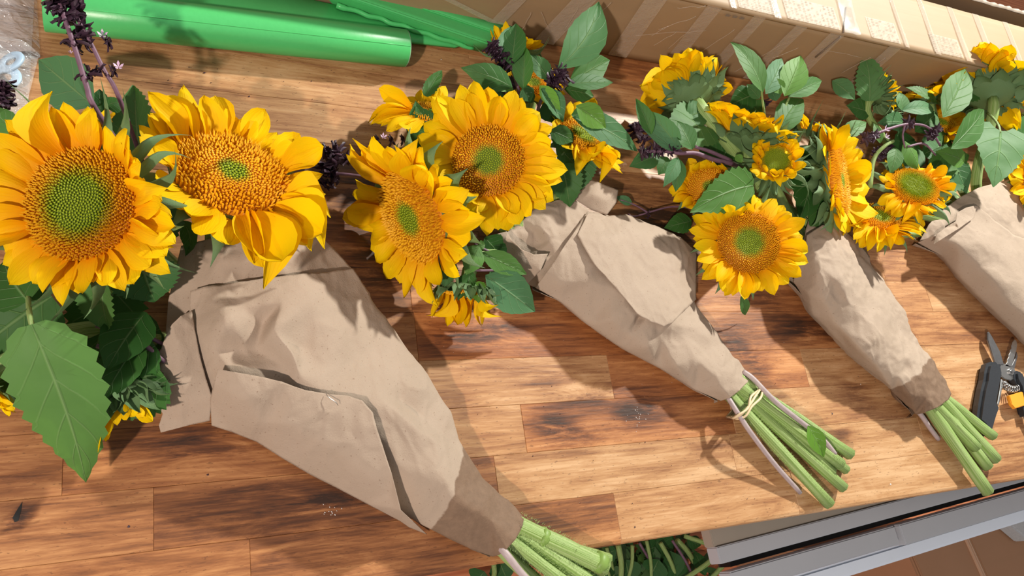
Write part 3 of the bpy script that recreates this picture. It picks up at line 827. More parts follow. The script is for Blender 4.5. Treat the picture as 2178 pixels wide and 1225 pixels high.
# ------------------------------------------------------------------ paper sheets
def tri_sheet(pts, creases=()):
    n = len(pts['out']); allp = pts['out'] + pts['in']
    co = [Vector((p[0], p[1])) for p in allp]
    ed = [(i, (i + 1) % n) for i in range(n)] + list(creases)
    r = delaunay_2d_cdt(co, ed, [], 1, 1e-4)
    vs, fs, orig = r[0], r[2], r[3]
    W = []
    for k, v in enumerate(vs):
        if orig[k]: W.append(P(*allp[orig[k][0]]))
        else: W.append(P(v.x, v.y, .03))
    return W, [tuple(f) for f in fs], [(orig[k][0] if orig[k] else -1) for k in range(len(vs))]
def paper_part(name, parent, W, F, sub=3, amp=.0016, smooth=2, wet=None, seed=0, keep=None, mat=None, thick=.00035, smooth_b=False):
    bm = bmesh.new(); bv = [bm.verts.new(v) for v in W]
    for f in F:
        try: bm.faces.new([bv[i] for i in f])
        except ValueError: pass
    bmesh.ops.remove_doubles(bm, verts=bm.verts[:], dist=1e-5)
    bmesh.ops.triangulate(bm, faces=bm.faces[:])
    for k in range(sub):
        bmesh.ops.subdivide_edges(bm, edges=bm.edges[:], cuts=1, use_grid_fill=True)
        bmesh.ops.triangulate(bm, faces=[f for f in bm.faces if len(f.verts) > 4])
        if k > 0:
            inner = [v for v in bm.verts if not v.is_boundary]
            for _ in range(1): bmesh.ops.smooth_vert(bm, verts=inner, factor=.5, use_axis_x=True, use_axis_y=True, use_axis_z=True)
    bmesh.ops.recalc_face_normals(bm, faces=bm.faces[:])
    off = Vector((seed * 3.1, seed * 1.7, seed))
    bm.normal_update()
    nn = {v: v.normal.copy() for v in bm.verts}
    for v in bm.verts:
        p = v.co
        q = Vector((p.x, p.y, 0)); q = q + Vector((noise.noise(q * 18 + off), noise.noise(q * 18 - off), 0)) * .012
        d1 = noise.voronoi(q * 19 + off)[0]; d2 = noise.voronoi(Vector((q.x * 60, q.y * 38, seed)))[0]
        k = noise.noise(q * 14 + off) * 1.3 + ((d1[1] - d1[0]) - .4) * 1.5 + (.35 - min(.35, (d2[1] - d2[0]))) * 1.1 + (abs(noise.noise(q * 95 + off * 2)) - .2) * .35
        v.co = p + Vector((nn[v].x * .3, nn[v].y * .3, 1.0)) * (amp * k)
        if v.co.z < CT + .0012: v.co.z = CT + .0012
    bm.verts.ensure_lookup_table()
    wv = []
    for v in bm.verts:
        wv.append(wet(v.co) if wet else 0.0)
    me = bpy.data.meshes.new(name); bm.to_mesh(me); bm.free()
    me.attributes.new('wet', 'FLOAT', 'POINT').data.foreach_set('value', wv)
    me.polygons.foreach_set('use_smooth', [True] * len(me.polygons)); me.materials.append(mat or PAPER)
    me.transform(parent.matrix_basis.inverted())
    o = link(name, me, parent)
    sd = o.modifiers.new('thickness', 'SOLIDIFY'); sd.thickness = thick; sd.offset = -1
    return o
def wrapper_body(parent, mouth, right, neck, left, inner, creases=(), amp=.0016, wet=None, seed=0, inset=14, sub=3):
    """mouth, right, neck, left: pixel+height lists running round the outline"""
    out = mouth + right + neck + left
    W, F, orig = tri_sheet({'out': out, 'in': inner}, creases)
    # underside sheet shares the side edges
    nm, nr, nn_, nl = len(mouth), len(right), len(neck), len(left)
    low = []
    for i, p in enumerate(out):
        q = P(*p)
        if i < nm or nm + nr <= i < nm + nr + nn_: q = Vector((q.x, q.y, CT + .002 + (.6 * (q.z - CT) if i in (0, nm - 1, nm + nr, nm + nr + nn_ - 1) else 0)))
        low.append(q)
    ctr = [(P(*a) + P(*b)) / 2 for a, b in zip([right[int(k * (nr - 1) / 4)] for k in range(5)], [left[int((4 - k) * (nl - 1) / 4)] for k in range(5)])]
    ins = [Vector((c.x, c.y, CT + .002)) for c in ctr]
    # pull the underside side points in a little
    co = [Vector((q.x, q.y)) for q in low] ; k0 = len(low)
    mids = []
    for i in list(range(nm, nm + nr)) + list(range(nm + nr + nn_, len(out))):
        q = low[i]; c = min(ctr, key=lambda c_: (c_ - q).length); v = (Vector((c.x, c.y, CT + .002)) - Vector((q.x, q.y, CT + .002)))
        mids.append(Vector((q.x, q.y, CT + .002)) + v * .16)
    allq = low + mids + ins
    r = delaunay_2d_cdt([Vector((q.x, q.y)) for q in allq], [(i, (i + 1) % k0) for i in range(k0)], [], 1, 1e-6)
    W2 = []
    for k in range(len(r[0])):
        if r[3][k]: W2.append(allq[r[3][k][0]])
        else: W2.append(Vector((r[0][k].x, r[0][k].y, CT + .002)))
    b = len(W); W = W + W2; F = F + [tuple(i + b for i in f)[::-1] for f in r[2]]
    return paper_part('wrapped_sheet', parent, W, F, sub, amp, 2, wet, seed)
def wetline(a, b, sgn=1, soft=.02):
    A_ = P(a[0], a[1], .03); B_ = P(b[0], b[1], .03); d = (B_ - A_); d.z = 0; d.normalize(); nrm_ = Vector((d.y, -d.x, 0)) * sgn
    return lambda p: max(0.0, min(1.0, .5 + (p - A_).dot(nrm_) / soft))
# ------------------------------------------------------------------ long cardboard box at the back
BH = .11; by0, by1, by2 = .520, .609, .632
bx = empty('cardboard_box', (.9, .58, CT)); tag(bx, 'long brown cardboard box wrapped in shiny packing tape behind the bouquets', 'box')
BX0, BX1 = .02, 1.72
def cpanel(name, a, b, mat=CARD, bev=.0012):
    a = (a[0], a[1], CT + a[2]); b = (b[0], b[1], CT + b[2]); return boxmesh(name, a, b, mat, bx, bev)
def crumple_panel(name, P00, P10, P11, P01, mat, amp=.0012, nx=70, ny=10, th=.004):
    V = []; F = []
    nrm_ = (P10 - P00).cross(P01 - P00).normalized()
    for j in range(ny + 1):
        for i in range(nx + 1):
            u, v = i / nx, j / ny
            p = P00 * (1 - u) * (1 - v) + P10 * u * (1 - v) + P11 * u * v + P01 * (1 - u) * v
            e = min(1, 6 * min(v, 1 - v) + .25)
            V.append(p + nrm_ * amp * (noise.noise(p * 14) + .5 * noise.noise(p * 45)) * e)
    for j in range(ny):
        for i in range(nx): a = j * (nx + 1) + i; F.append((a, a + 1, a + nx + 2, a + nx + 1))
    o = worldmesh(name, V, F, mat, bx); md = o.modifiers.new('t', 'SOLIDIFY'); md.thickness = th; md.offset = -1
    return o
z = lambda x, y_, h: Vector((x, y_, CT + h))
crumple_panel('front_panel', z(BX0, by0, .001), z(BX1, by0, .001), z(BX1, by0 + .001, BH - .001), z(BX0, by0 + .001, BH - .001), CARD)
crumple_panel('top_panel', z(BX0, by0, BH), z(BX1, by0, BH), z(BX1, by1, BH + .001), z(BX0, by1, BH + .001), CARDTOP, .0008)
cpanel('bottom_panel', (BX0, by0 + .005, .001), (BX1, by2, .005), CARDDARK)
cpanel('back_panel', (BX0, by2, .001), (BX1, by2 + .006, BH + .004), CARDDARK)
cpanel('end_panel', (BX0, by0 + .005, .005), (BX0 + .004, by2, BH - .005), CARD)
cpanel('end_panel', (BX1 - .004, by0 + .005, .005), (BX1, by2, BH - .005), CARD)
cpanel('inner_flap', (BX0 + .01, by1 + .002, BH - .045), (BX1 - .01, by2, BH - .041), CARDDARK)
# crushed corrugated rim on the back panel
V = []; F = []
for k in range(240):
    x = BX0 + .004 + (BX1 - BX0 - .008) * k / 239
    for (dy_, dz_) in ((0, .0045), (.0018, .0065 + .0016 * math.sin(k * 2.4)), (.0042, .0065 - .0016 * math.sin(k * 2.4)), (.006, .0045)):
        V.append(z(x, by2 + dy_ + .0008 * noise.noise(Vector((x * 30, 0, 0))), BH + dz_ - .001 + .0015 * noise.noise(Vector((x * 25, 3, 0)))))
for k in range(239):
    for j in range(3): a = k * 4 + j; F.append((a, a + 4, a + 5, a + 1))
o = worldmesh('torn_rim', V, F, m_card('torn_grey_rim', (.34, .29, .24), (.48, .42, .36)), bx); o['label'] = 'torn greyish corrugated rim'
# diagonal tape strips down the front face, each carried over the top edge
def strip(x_top, x_bot, w, mat, h0=.004, h1=BH, name='tape_strip', off=.0008):
    V = []; F = []; n = 14
    for j in range(n + 1):
        t = j / n; h = h0 + (h1 - h0) * t; x = x_bot + (x_top - x_bot) * t
        for k in range(6):
            xx = x + w * (k / 5 - .5)
            V.append(z(xx, by0 - off - .0006 * abs(noise.noise(Vector((xx * 60, h * 60, 1)))) - .0009, h))
    for j in range(n):
        for k in range(5): a = j * 6 + k; F.append((a, a + 1, a + 7, a + 6))
    return worldmesh(name, V, F, mat, bx)
def fx(px, py, h=None):   # x on the front face seen at a pixel
    d = ray(px, py); t = (by0 - EYE.y) / d.y; q = EYE + d * t; return q.x, q.z - CT
for (tx, ty, bx_, by_, wpx) in [(1240,0,1165,78,44),(1385,10,1318,108,44),(1505,30,1430,125,34),(1100,0,1062,40,26),(1590,62,1520,140,30),(1672,85,1590,165,30),(1745,105,1680,170,40),(1890,110,1800,190,36),(960,0,1000,20,30)]:
    xt, ht = fx(tx, ty); xb, hb = fx(bx_, by_)
    if ht - hb < .005: continue
    sl_ = (xt - xb) / (ht - hb)
    strip(xb + sl_ * (BH - .002 - hb), xb + sl_ * (.004 - hb), wpx * .00058, TAPE)
# seam line and tape wrinkles: fine raised creases in the tape
def tx(px, py): q = P(px, py, BH); return q.x, q.y
crs = []
for (a, b, c_, d_) in [(1350,70,1500,62),(1385,72,1420,50),(1400,58,1480,30),(1420,100,1470,55),(1390,92,1440,62),(1440,12,1500,8),(1660,40,1720,70),(1725,70,1790,68),(1733,118,1790,72),(1745,100,1830,120),(1200,60,1230,10),(1220,70,1300,0),(1110,60,1130,20),(1470,120,1560,60),(1560,150,1660,90),(1790,150,1850,118),(1810,165,1880,120),(1150,20,1170,60),(1640,120,1700,95)]:
    (xa, ha), (xb, hb) = fx(a, b), fx(c_, d_)
    if ha < BH and hb < BH and ha > 0 and hb > 0: crs.append((xa, ha, xb, hb))
V = []; F = []
for (xa, ha, xb, hb) in crs:
    path = [z(xa + (xb - xa) * t / 8 + .002 * noise.noise(Vector((xa, t, 2))), by0 - .0030, ha + (hb - ha) * t / 8 + .004 * noise.noise(Vector((xb * 9, t * .4, 7)))) for t in range(9)]
    v, f, _ = frame_tube(path, .00028, 5); b = len(V); V += v; F += [tuple(i + b for i in q) for q in f]
o = worldmesh('tape_wrinkles', V, F, TAPE, bx); o['kind'] = 'stuff'
(xa, ha), (xb, hb) = fx(1733, 118), fx(1786, 74)
v, f, _ = frame_tube([z(xa, by0 - .0028, ha), z((xa + xb) / 2, by0 - .0030, (ha + hb) / 2 + .001), z(xb, by0 - .0030, min(hb, BH - .001))], .0011, 5)
worldmesh('seam', v, f, INK, bx)
(xs1, ys1), (xs2, ys2) = tx(1790, 66), tx(1797, 18)
v, f, _ = frame_tube([z(xs1, by0 + .001, BH + .0016), z((xs1 + xs2) / 2, (by0 + ys2) / 2, BH + .0016), z(xs2, min(ys2, by1 - .002), BH + .0018)], .0010, 5)
worldmesh('seam', v, f, INK, bx)
# tape and labels lying on the top panel
def topstrip(xa, xb, ya, yb, mat, name, dz=.0016, skew=0.0, amp=.0008):
    V = []; F = []; nx = max(4, int((xb - xa) / .008)); ny = 8
    for j in range(ny + 1):
        for i in range(nx + 1):
            y_ = ya + (yb - ya) * j / ny; x = xa + (xb - xa) * i / nx + skew * (j / ny)
            V.append(z(x, y_, BH + dz + amp * abs(noise.noise(Vector((x * 70, y_ * 25, 4))))))
    for j in range(ny):
        for i in range(nx): a = j * (nx + 1) + i; F.append((a, a + 1, a + nx + 2, a + nx + 1))
    return worldmesh(name, V, F, mat, bx)
xa = tx(1806, 60)[0]; o = topstrip(xa - .014, xa + .012, by0 + .001, by1, TAPEB, 'tape_strip', .0022, .01, .006); o['label'] = 'wrinkled glossy tape over the top'
for (px_, w) in [(1985,.010),(2045,.012),(2095,.014),(2152,.012),(1900,.008),(1648,.010),(1475,.012),(1560,.008)]:
    x = tx(px_, 90 if px_ > 1900 else 20)[0]; topstrip(x - w / 2, x + w / 2, by0 + .001, by1, TAPE, 'tape_strip', .0014)
def label_strip(pa, pb, yspan, rows, cols):
    xa = tx(*pa)[0]; xb = tx(*pb)[0]; ya, yb = by0 + .088 * yspan[0], by0 + .088 * yspan[1]
    l = topstrip(xa, xb, ya, yb, LABELP, 'printed_label', .0010, 0, .0002)
    V = []; F = []
    for c in range(cols):
        x = xa + (xb - xa) * (c + .5) / cols
        for r in range(rows):
            if R_.random() < .25: continue
            y_ = ya + (yb - ya) * (r + .5) / rows; w = (xb - xa) / cols * R_.uniform(.08, .3); hh = (yb - ya) / rows * .32; b = len(V)
            V += [z(x - w, y_ - hh, BH + .0016), z(x + w, y_ - hh, BH + .0016), z(x + w, y_ + hh, BH + .0016), z(x - w, y_ + hh, BH + .0016)]; F.append((b, b + 1, b + 2, b + 3))
    o = worldmesh('faint_print', V, F, INKF, bx, False); o['kind'] = 'stuff'
label_strip((1675, 40), (1785, 60), (.05, .42), 9, 12)
label_strip((1855, 85), (1915, 95), (.05, .40), 8, 7)
label_strip((1985, 105), (2045, 115), (.05, .38), 8, 7)
label_strip((1570, 12), (1645, 25), (.05, .35), 8, 9)
for (a, b) in ((1545, 28), (1560, 31), (1575, 34)):
    (x, h) = fx(a, b); 
    if h < BH: boxmesh('faint_print', (x, by0 - .0016, CT + h - .003), (x + .006, by0 - .0012, CT + h), INK, bx)

# ------------------------------------------------------------------ green tube and channel
A0 = P(92, 18, .0185); A1 = P(861, 103, .0185)
dirt = (A1 - A0).normalized(); RT = .0180
gt = empty('green_tube', A0.lerp(A1, .5) - Vector((0, 0, .018)))
tag(gt, 'bright green metal tube on the worktop, open end to the right', 'tube')
def ring_tube(a, b, r, ri, n=40):
    d = (b - a).normalized(); s_ = d.cross(Vector((0, 0, 1))).normalized(); u_ = s_.cross(d); V = []; F = []
    prof = [(0, ri), (0, r - .0006), (.0006, r)] + [(k, r) for k in (.25, .5, .75)] + [(1, r), (1, r), (1, ri), (.6, ri)]
    L_ = (b - a).length
    prof = [(0.0, ri), (0.0, r - .0007), (.0007 / L_, r), (.33, r), (.66, r), (1 - .0007 / L_, r), (1.0, r - .0007), (1.0, ri), (.8, ri)]
    for (t, q) in prof:
        for k in range(n): th = 2 * math.pi * k / n; V.append(a.lerp(b, t) + s_ * math.cos(th) * q + u_ * math.sin(th) * q)
    for i in range(len(prof) - 1):
        for k in range(n): k2 = (k + 1) % n; F.append((i * n + k, i * n + k2, (i + 1) * n + k2, (i + 1) * n + k))
    return V, F
V, F = ring_tube(A0, A1, RT, RT - .0014); worldmesh('tube_wall', V, F, GREENP, gt)
rim, Fr = ring_tube(A1 - dirt * .0003, A1 + dirt * .00035, RT - .0003, RT - .0013); worldmesh('tube_rim', rim, Fr, RIMG, gt)
v, f, _ = frame_tube([A1 - dirt * .05, A1 - dirt * .048], RT - .0015, 30); worldmesh('bore_shade_disc', v, f, DARKM, gt)  # black disc set in the bore, standing in for the shade inside
sv, sf, _ = frame_tube([A0.lerp(A1, t / 10) + Vector((0, -.0085, RT * .875)) for t in range(11)], .0004, 6); worldmesh('weld_seam', sv, sf, GREENP, gt)
# ribbed channel: cross-section swept along its length, resting on the worktop
gc = empty('green_channel', P(760, 40, 0)); tag(gc, 'bright green ribbed metal channel piece behind the green tube', 'channel')
def px_sheet(rows, name, th=.0012):
    """rows of (px,py,h) stations across; lofted lengthwise"""
    V = []; F = []; n = len(rows[0])
    for r in rows: V += [P(*q) for q in r]
    for i in range(len(rows) - 1):
        for k in range(n - 1): a = i * n + k; F.append((a, a + n, a + n + 1, a + 1))
    o = worldmesh(name, V, F, GREENP, gc, True); md = o.modifiers.new('t', 'SOLIDIFY'); md.thickness = th; md.offset = -1
    bv_ = o.modifiers.new('b', 'BEVEL'); bv_.width = .0015; bv_.segments = 3; bv_.limit_method = 'ANGLE'; bv_.angle_limit = .35
    o.modifiers.move(1, 0); return o
# stations from the far (left) end to the tapering right end: edge, groove, ridge, wall, foot
def st(px0, e, g1, g2, r1, r2, ft_): return [(px0 + q[0], q[1], q[2]) for q in (e, g1, g2, r1, r2, ft_)]
rows = []
Lf = [(790,-60,.020),(740,-40,.0215),(728,-36,.0190),(690,-30,.0225),(680,-25,.0215),(640,-17,.0060),(632,-14,.002)]
Rt = [(1090,60,.020),(1083,76,.0215),(1078,80,.0190),(1068,98,.0225),(1062,101,.0215),(1020,108,.0060),(1014,107,.002)]
for k in range(9):
    t = k / 8; rows.append([tuple(a[i] * (1 - t) + b[i] * t for i in range(3)) for a, b in zip(Lf, Rt)])
px_sheet(rows, 'ribbed_face')
Lf = [(600,-90,.0060),(300,-60,.0040),(330,0,.004),(250,40,.003)]
rows = []
Lb = [(330,-70,.0045),(250,-5,.0045),(236,22,.0045)]; Rb = [(1010,82,.0045),(985,98,.0045),(966,103,.0045)]
for k in range(9):
    t = k / 8; rows.append([tuple(a[i] * (1 - t) + b[i] * t for i in range(3)) for a, b in zip(Lb, Rb)])
px_sheet(rows, 'base_flange', .0035)
for (a, b, r_) in (((684, -26, .0222), (1062, 101, .0222), .0013), ((735, -38, .0212), (1080, 79, .0212), .0008), ((790, -60, .0205), (1090, 60, .0205), .0014)):
    pa, pb = P(*a), P(*b); v, f, _ = frame_tube([pa.lerp(pb, k / 8) for k in range(9)], r_, 8); worldmesh('rib_bead', v, f, GREENP, gc)
# rolled, slightly wavy lip along the foot of the ribs
pth = []
for k in range(40):
    t = k / 39; px_ = 716 + (1008 - 716) * t; py_ = 11 + (104 - 11) * t
    pth.append(P(px_ + 1.5 * math.sin(k * 1.1), py_ + 1.6 * math.sin(k * .9), .0105))
v, f, _ = frame_tube(pth, [.0030] * 3 + [.0024] * 34 + [.0018] * 3, 10); worldmesh('rolled_lip', v, f, GREENP, gc)

# ------------------------------------------------------------------ plastic bag with washers
bag = empty('plastic_bag', P(30, 110, 0)); tag(bag, 'clear crinkled plastic bag at the left edge of the worktop', 'bag')
def bag_sheet(name, outline, h, amp, seed, nx=26, ny=26):
    (a, b, c_, d_) = [P(*q, 0) for q in outline]; V = []; F = []
    for j in range(ny + 1):
        for i in range(nx + 1):
            u, v = i / nx, j / ny; p = a * (1 - u) * (1 - v) + b * u * (1 - v) + c_ * u * v + d_ * (1 - u) * v
            q = Vector((p.x * 26 + p.y * 14, p.y * 70, seed))
            e = min(1, 5 * min(u, 1 - u, v, 1 - v) + .1)
            hh = h * e + amp * e * (abs(noise.noise(q)) * 1.3 + .6 * abs(noise.noise(q * 2.3)))
            V.append(Vector((p.x, p.y, CT + max(.0008, hh))))
    for j in range(ny):
        for i in range(nx): k = j * (nx + 1) + i; F.append((k, k + 1, k + nx + 2, k + nx + 1))
    return worldmesh(name, V, F, BAG, bag)
bag_sheet('upper_film', [(-200,-60),(76,-50),(86,126),(-200,150)], .010, .009, 1)
bag_sheet('lower_film', [(-200,60),(82,124),(48,262),(-200,280)], .0115, .006, 5)
bag_sheet('under_film', [(-200,-60),(76,-50),(60,240),(-200,280)], .0006, .0003, 9, 10, 10)
def washer(px_, py_, ro, ri, h, nr_, label):
    c = P(px_, py_, h); zz = N(*nr_); xx = zz.orthogonal().normalized(); yy = zz.cross(xx); n = 36; V = []; F = []
    s = pxs(c); prof = [(ri, -.001), (ri, .001), (ri + 1, .0014), (ro - 1, .0014), (ro, .001), (ro, -.001)]
    for (r, hh) in prof:
        for k in range(n): a = 2 * math.pi * k / n; V.append(c + (xx * math.cos(a) + yy * math.sin(a)) * r * s + zz * hh)
    for i in range(len(prof)):
        i2 = (i + 1) % len(prof)
        for k in range(n): k2 = (k + 1) % n; F.append((i * n + k, i * n + k2, i2 * n + k2, i2 * n + k))
    o = worldmesh('washer', V, F, WASHER); tag(o, label, 'washer', 'washers in the plastic bag')
washer(24, 132, 29, 12.5, .0085, (-.18, .5, .85), 'pale blue nylon washer, uppermost in the clear bag')
washer(10, 165, 32, 13, .0062, (.3, .4, .86), 'pale blue washer half under another one in the clear bag')

# ------------------------------------------------------------------ pruning snips
sn = empty('pruning_snips', P(2140, 800, 0)); tag(sn, 'open pruning snips with black handles and orange catch at the right edge', 'snips')
def solid(name, pts, h0, h1, mat, bev=.0012, seg=3, zf=None):
    bm = bmesh.new()
    top = [bm.verts.new(P(a, b, h1)) for a, b in pts]; bot = [bm.verts.new(Vector((v.co.x, v.co.y, CT + h0))) for v in top]
    n = len(pts); ft_ = bm.faces.new(top); bm.faces.new(bot[::-1])
    for k in range(n): bm.faces.new((top[(k + 1) % n], top[k], bot[k], bot[(k + 1) % n]))
    bmesh.ops.recalc_face_normals(bm, faces=bm.faces[:])
    if bev: bmesh.ops.bevel(bm, geom=[e for e in bm.edges if abs(e.verts[0].co.z - e.verts[1].co.z) < 1e-4], offset=bev, segments=seg, affect='EDGES', clamp_overlap=True)
    me = bpy.data.meshes.new(name); bm.to_mesh(me); bm.free(); me.materials.append(mat)
    me.transform(sn.matrix_basis.inverted()); return link(name, me, sn)
solid('blade', [(2101,706),(2104,705),(2112,718),(2128,748),(2136,776),(2118,776),(2108,745),(2101,722)], .009, .0115, STEELD, .0008, 2)['label'] = 'dark pointed blade'
ser = [(2137,778)] + [(2140 + k * 1.5 + (1.6 if k % 2 else 0), 774 - k * 5) for k in range(9)] + [(2154,727),(2158,722),(2162,724),(2164,733),(2162,746),(2157,764),(2152,782)]
solid('blade', ser, .008, .0105, STEEL, .0005, 1)['label'] = 'bright serrated blade'
solid('blade_back', [(2150,782),(2158,766),(2163,748),(2165,758),(2158,784)], .005, .0078, STEELD, .0004, 1)
solid('pivot_plate', [(2128,772),(2146,775),(2158,783),(2164,798),(2162,806),(2150,809),(2138,806),(2130,800),(2126,786)], .0075, .0105, STEEL, .0008, 2)
solid('handle', [(2104,772),(2112,768),(2124,768),(2131,776),(2135,796),(2132,812),(2128,835),(2124,856),(2130,870),(2126,880),(2120,900),(2113,925),(2108,924),(2096,905),(2083,893),(2087,860),(2093,825),(2098,806),(2100,788)], .001, .016, BLACKP, .0045, 4)['label'] = 'black left handle'
solid('handle', [(2161,790),(2168,787),(2176,790),(2186,812),(2192,840),(2200,880),(2186,884),(2178,850),(2172,822),(2163,806)], .001, .015, BLACKP, .0035, 4)['label'] = 'black right handle'
solid('handle_tang', [(2130,806),(2135,808),(2130,838),(2125,862),(2122,858),(2127,830)], .005, .010, STEEL, .0006, 1)
solid('handle_tang', [(2160,806),(2168,812),(2182,860),(2200,905),(2194,908),(2176,872)], .005, .010, STEELD, .0006, 1)
solid('catch', [(2147,841),(2172,833),(2186,832),(2188,860),(2160,869),(2152,860)], .009, .0135, ORANGE, .0008, 2)['label'] = 'orange plastic catch'
c = P(2149, 791, .0108)
v, f, _ = frame_tube([c - Vector((0, 0, .002)), c + Vector((0, 0, .0016))], .0042, 24); worldmesh('pivot_bolt', v, f, STEEL, sn, False)
v, f, _ = frame_tube([c + Vector((0, 0, .0016)), c + Vector((0, 0, .0026))], .0022, 6); worldmesh('bolt_head', v, f, STEELD, sn, False)
pth = []
base_ = [P(2132, 812, .008), P(2140, 822, .010), P(2152, 828, .010), P(2164, 824, .008)]
cm = catmull(base_, 6)
for k in range(160):
    t = k / 159; f_ = t * (len(cm) - 1); i = min(int(f_), len(cm) - 2); p = cm[i].lerp(cm[i + 1], f_ - i); d = (cm[i + 1] - cm[i]).normalized()
    s_ = d.cross(Vector((0, 0, 1))).normalized(); a = t * 2 * math.pi * 10
    pth.append(p + s_ * math.cos(a) * .0042 + Vector((0, 0, 1)) * math.sin(a) * .0042)
v, f, _ = frame_tube(pth, .00075, 6); worldmesh('coil_spring', v, f, STEEL, sn)
# ------------------------------------------------------------------ paper wrappers
# bouquet 1: the large one at the front left
w1 = empty('paper_wrapper', P(720, 800, 0)); tag(w1, 'large kraft paper wrapper in front, with a folded flap and a wet brown neck', 'paper wrapper')
wet1 = wetline((990, 945), (930, 1140), -1, .016)
wrapper_body(w1, mouth=[(405,618,.050),(440,608,.056),(480,603,.060),(560,592,.066),(640,583,.066),(700,577,.058),(752,570,.046)],
    right=[(790,622,.040),(822,668,.036),(866,727,.034),(908,788,.032),(938,836,.030),(962,872,.028),(986,940,.026),(1032,1012,.023),(1080,1062,.021)],
    neck=[(1115,1100,.020),(1112,1118,.029),(1098,1146,.034),(1078,1168,.032),(1062,1180,.026),(1048,1184,.018)],
    left=[(1000,1168,.016),(935,1138,.014),(900,1120,.012),(850,1092,.014),(780,1050,.014),(700,1000,.014),(610,950,.016),(520,915,.018),(445,880,.020),(418,790,.030),(402,700,.040)],
    inner=[(480,690,.072),(520,655,.066),(560,690,.056),(600,640,.075),(660,640,.072),(700,690,.066),(640,740,.060),(545,745,.052),(600,775,.058),(640,800,.066),(580,700,.076),(620,745,.072),(695,838,.060),(760,760,.052),(800,720,.046),(840,790,.048),
           (700,790,.060),(820,860,.058),(880,905,.054),(930,940,.046),(972,968,.038),(850,850,.046),(900,890,.040),(945,925,.034),(890,830,.046),(780,900,.052),(860,1000,.042),(930,1000,.048),(960,1040,.044),(1000,1080,.040),(940,1090,.030),(1040,1100,.036),(850,930,.048),(500,800,.057),(600,880,.048),(700,920,.048),(450,740,.052),(905,960,.046),(1040,1060,.032)],
    creases=[], amp=.0019, wet=wet1, seed=1, sub=4)
def sheet(parent, name, out, inn, amp=.001, sub=3, seed=2, wet=None, label=None, thick=.00035, smooth=2):
    W, F, _ = tri_sheet({'out': out, 'in': inn}); o = paper_part(name, parent, W, F, sub, amp, smooth, wet, seed, None, None, thick)
    if label: o['label'] = label
    return o
sheet(w1, 'inner_sheet', [(385,522,.045),(430,512,.052),(475,500,.062),(545,520,.068),(620,500,.066),(682,500,.052),(712,528,.046),(758,580,.042),(700,600,.050),(640,610,.056),(540,618,.058),(470,640,.052),(400,660,.036),(352,716,.026),(358,640,.030)],
      [(470,560,.060),(538,598,.052),(640,560,.062),(410,610,.040),(560,560,.066)], .0019, 4, 1, None, 'shaded back of the paper behind the front edge')
sheet(w1, 'folded_flap', [(463,786,.060),(500,792,.064),(545,800,.066),(600,812,.068),(650,830,.066),(700,839,.064),(738,842,.062),(770,852,.064),(792,878,.062),(800,910,.060),(815,950,.056),(832,1005,.050),(852,1085,.040),(908,1137,.005),(870,1122,.010),(850,1108,.012),(780,1072,.012),(720,1040,.013),(660,1010,.014),(600,975,.015),(545,940,.016),(490,918,.017),(450,905,.016),(447,850,.034),(455,815,.050)],
      [(520,850,.060),(600,900,.054),(660,930,.052),(720,960,.050),(780,1010,.044),(700,880,.060),(620,860,.062),(560,900,.046),(545,803,.0665),(830,1050,.036)], .0019, 4, 1, None, 'large folded paper flap')
sheet(w1, 'folded_collar', [(408,660,.050),(414,700,.048),(424,750,.044),(438,805,.039),(450,842,.036),(446,895,.020),(400,905,.014),(342,920,.006),(338,905,.010),(346,880,.016),(318,838,.020),(290,802,.020),(315,775,.030),(342,742,.040),(352,716,.046),(366,690,.052),(385,672,.056)],
      [(380,740,.046),(380,800,.040),(400,850,.032),(345,800,.034),(375,870,.024)], .0019, 4, 1, None, 'turned-out paper collar')
# staple in the flap
sp_, sf_, _ = frame_tube([P(694, 838, .0665), P(697, 843, .0675), P(716, 857, .0675), P(719, 862, .066)], .00028, 6); worldmesh('staple', sp_, sf_, STEEL, w1)

# bouquet 2
w2 = empty('paper_wrapper', P(1350, 640, 0)); tag(w2, 'middle kraft paper wrapper with a torn tab and handle slot, above banded stems', 'paper wrapper')
wrapper_body(w2, mouth=[(1138,612,.020),(1162,580,.034),(1190,538,.044),(1222,492,.046),(1250,449,.034)],
    right=[(1290,456,.024),(1332,452,.020),(1400,480,.018),(1448,502,.016),(1482,532,.015),(1484,590,.016),(1483,636,.018),(1502,668,.020),(1540,728,.020),(1570,766,.019)],
    neck=[(1595,800,.016),(1592,812,.026),(1574,830,.031),(1552,846,.027),(1532,853,.016)],
    left=[(1480,830,.014),(1402,782,.015),(1322,741,.016),(1250,692,.017),(1192,642,.018)],
    inner=[(1225,525,.045),(1260,560,.046),(1310,610,.047),(1356,664,.048),(1380,680,.046),(1415,693,.045),(1430,688,.043),(1300,500,.046),(1290,560,.046),(1302,620,.044),(1370,560,.040),(1430,580,.034),(1400,640,.043),(1445,540,.030),(1330,540,.042),
           (1250,600,.040),(1300,680,.038),(1380,740,.036),(1360,672,.037),(1410,720,.036),(1440,780,.032),(1480,760,.036),(1450,710,.036),(1490,700,.032),(1520,800,.036),(1540,770,.033),(1560,800,.032),(1540,830,.031),(1200,600,.036),(1340,710,.034)],
    amp=.0020, seed=12, sub=4)
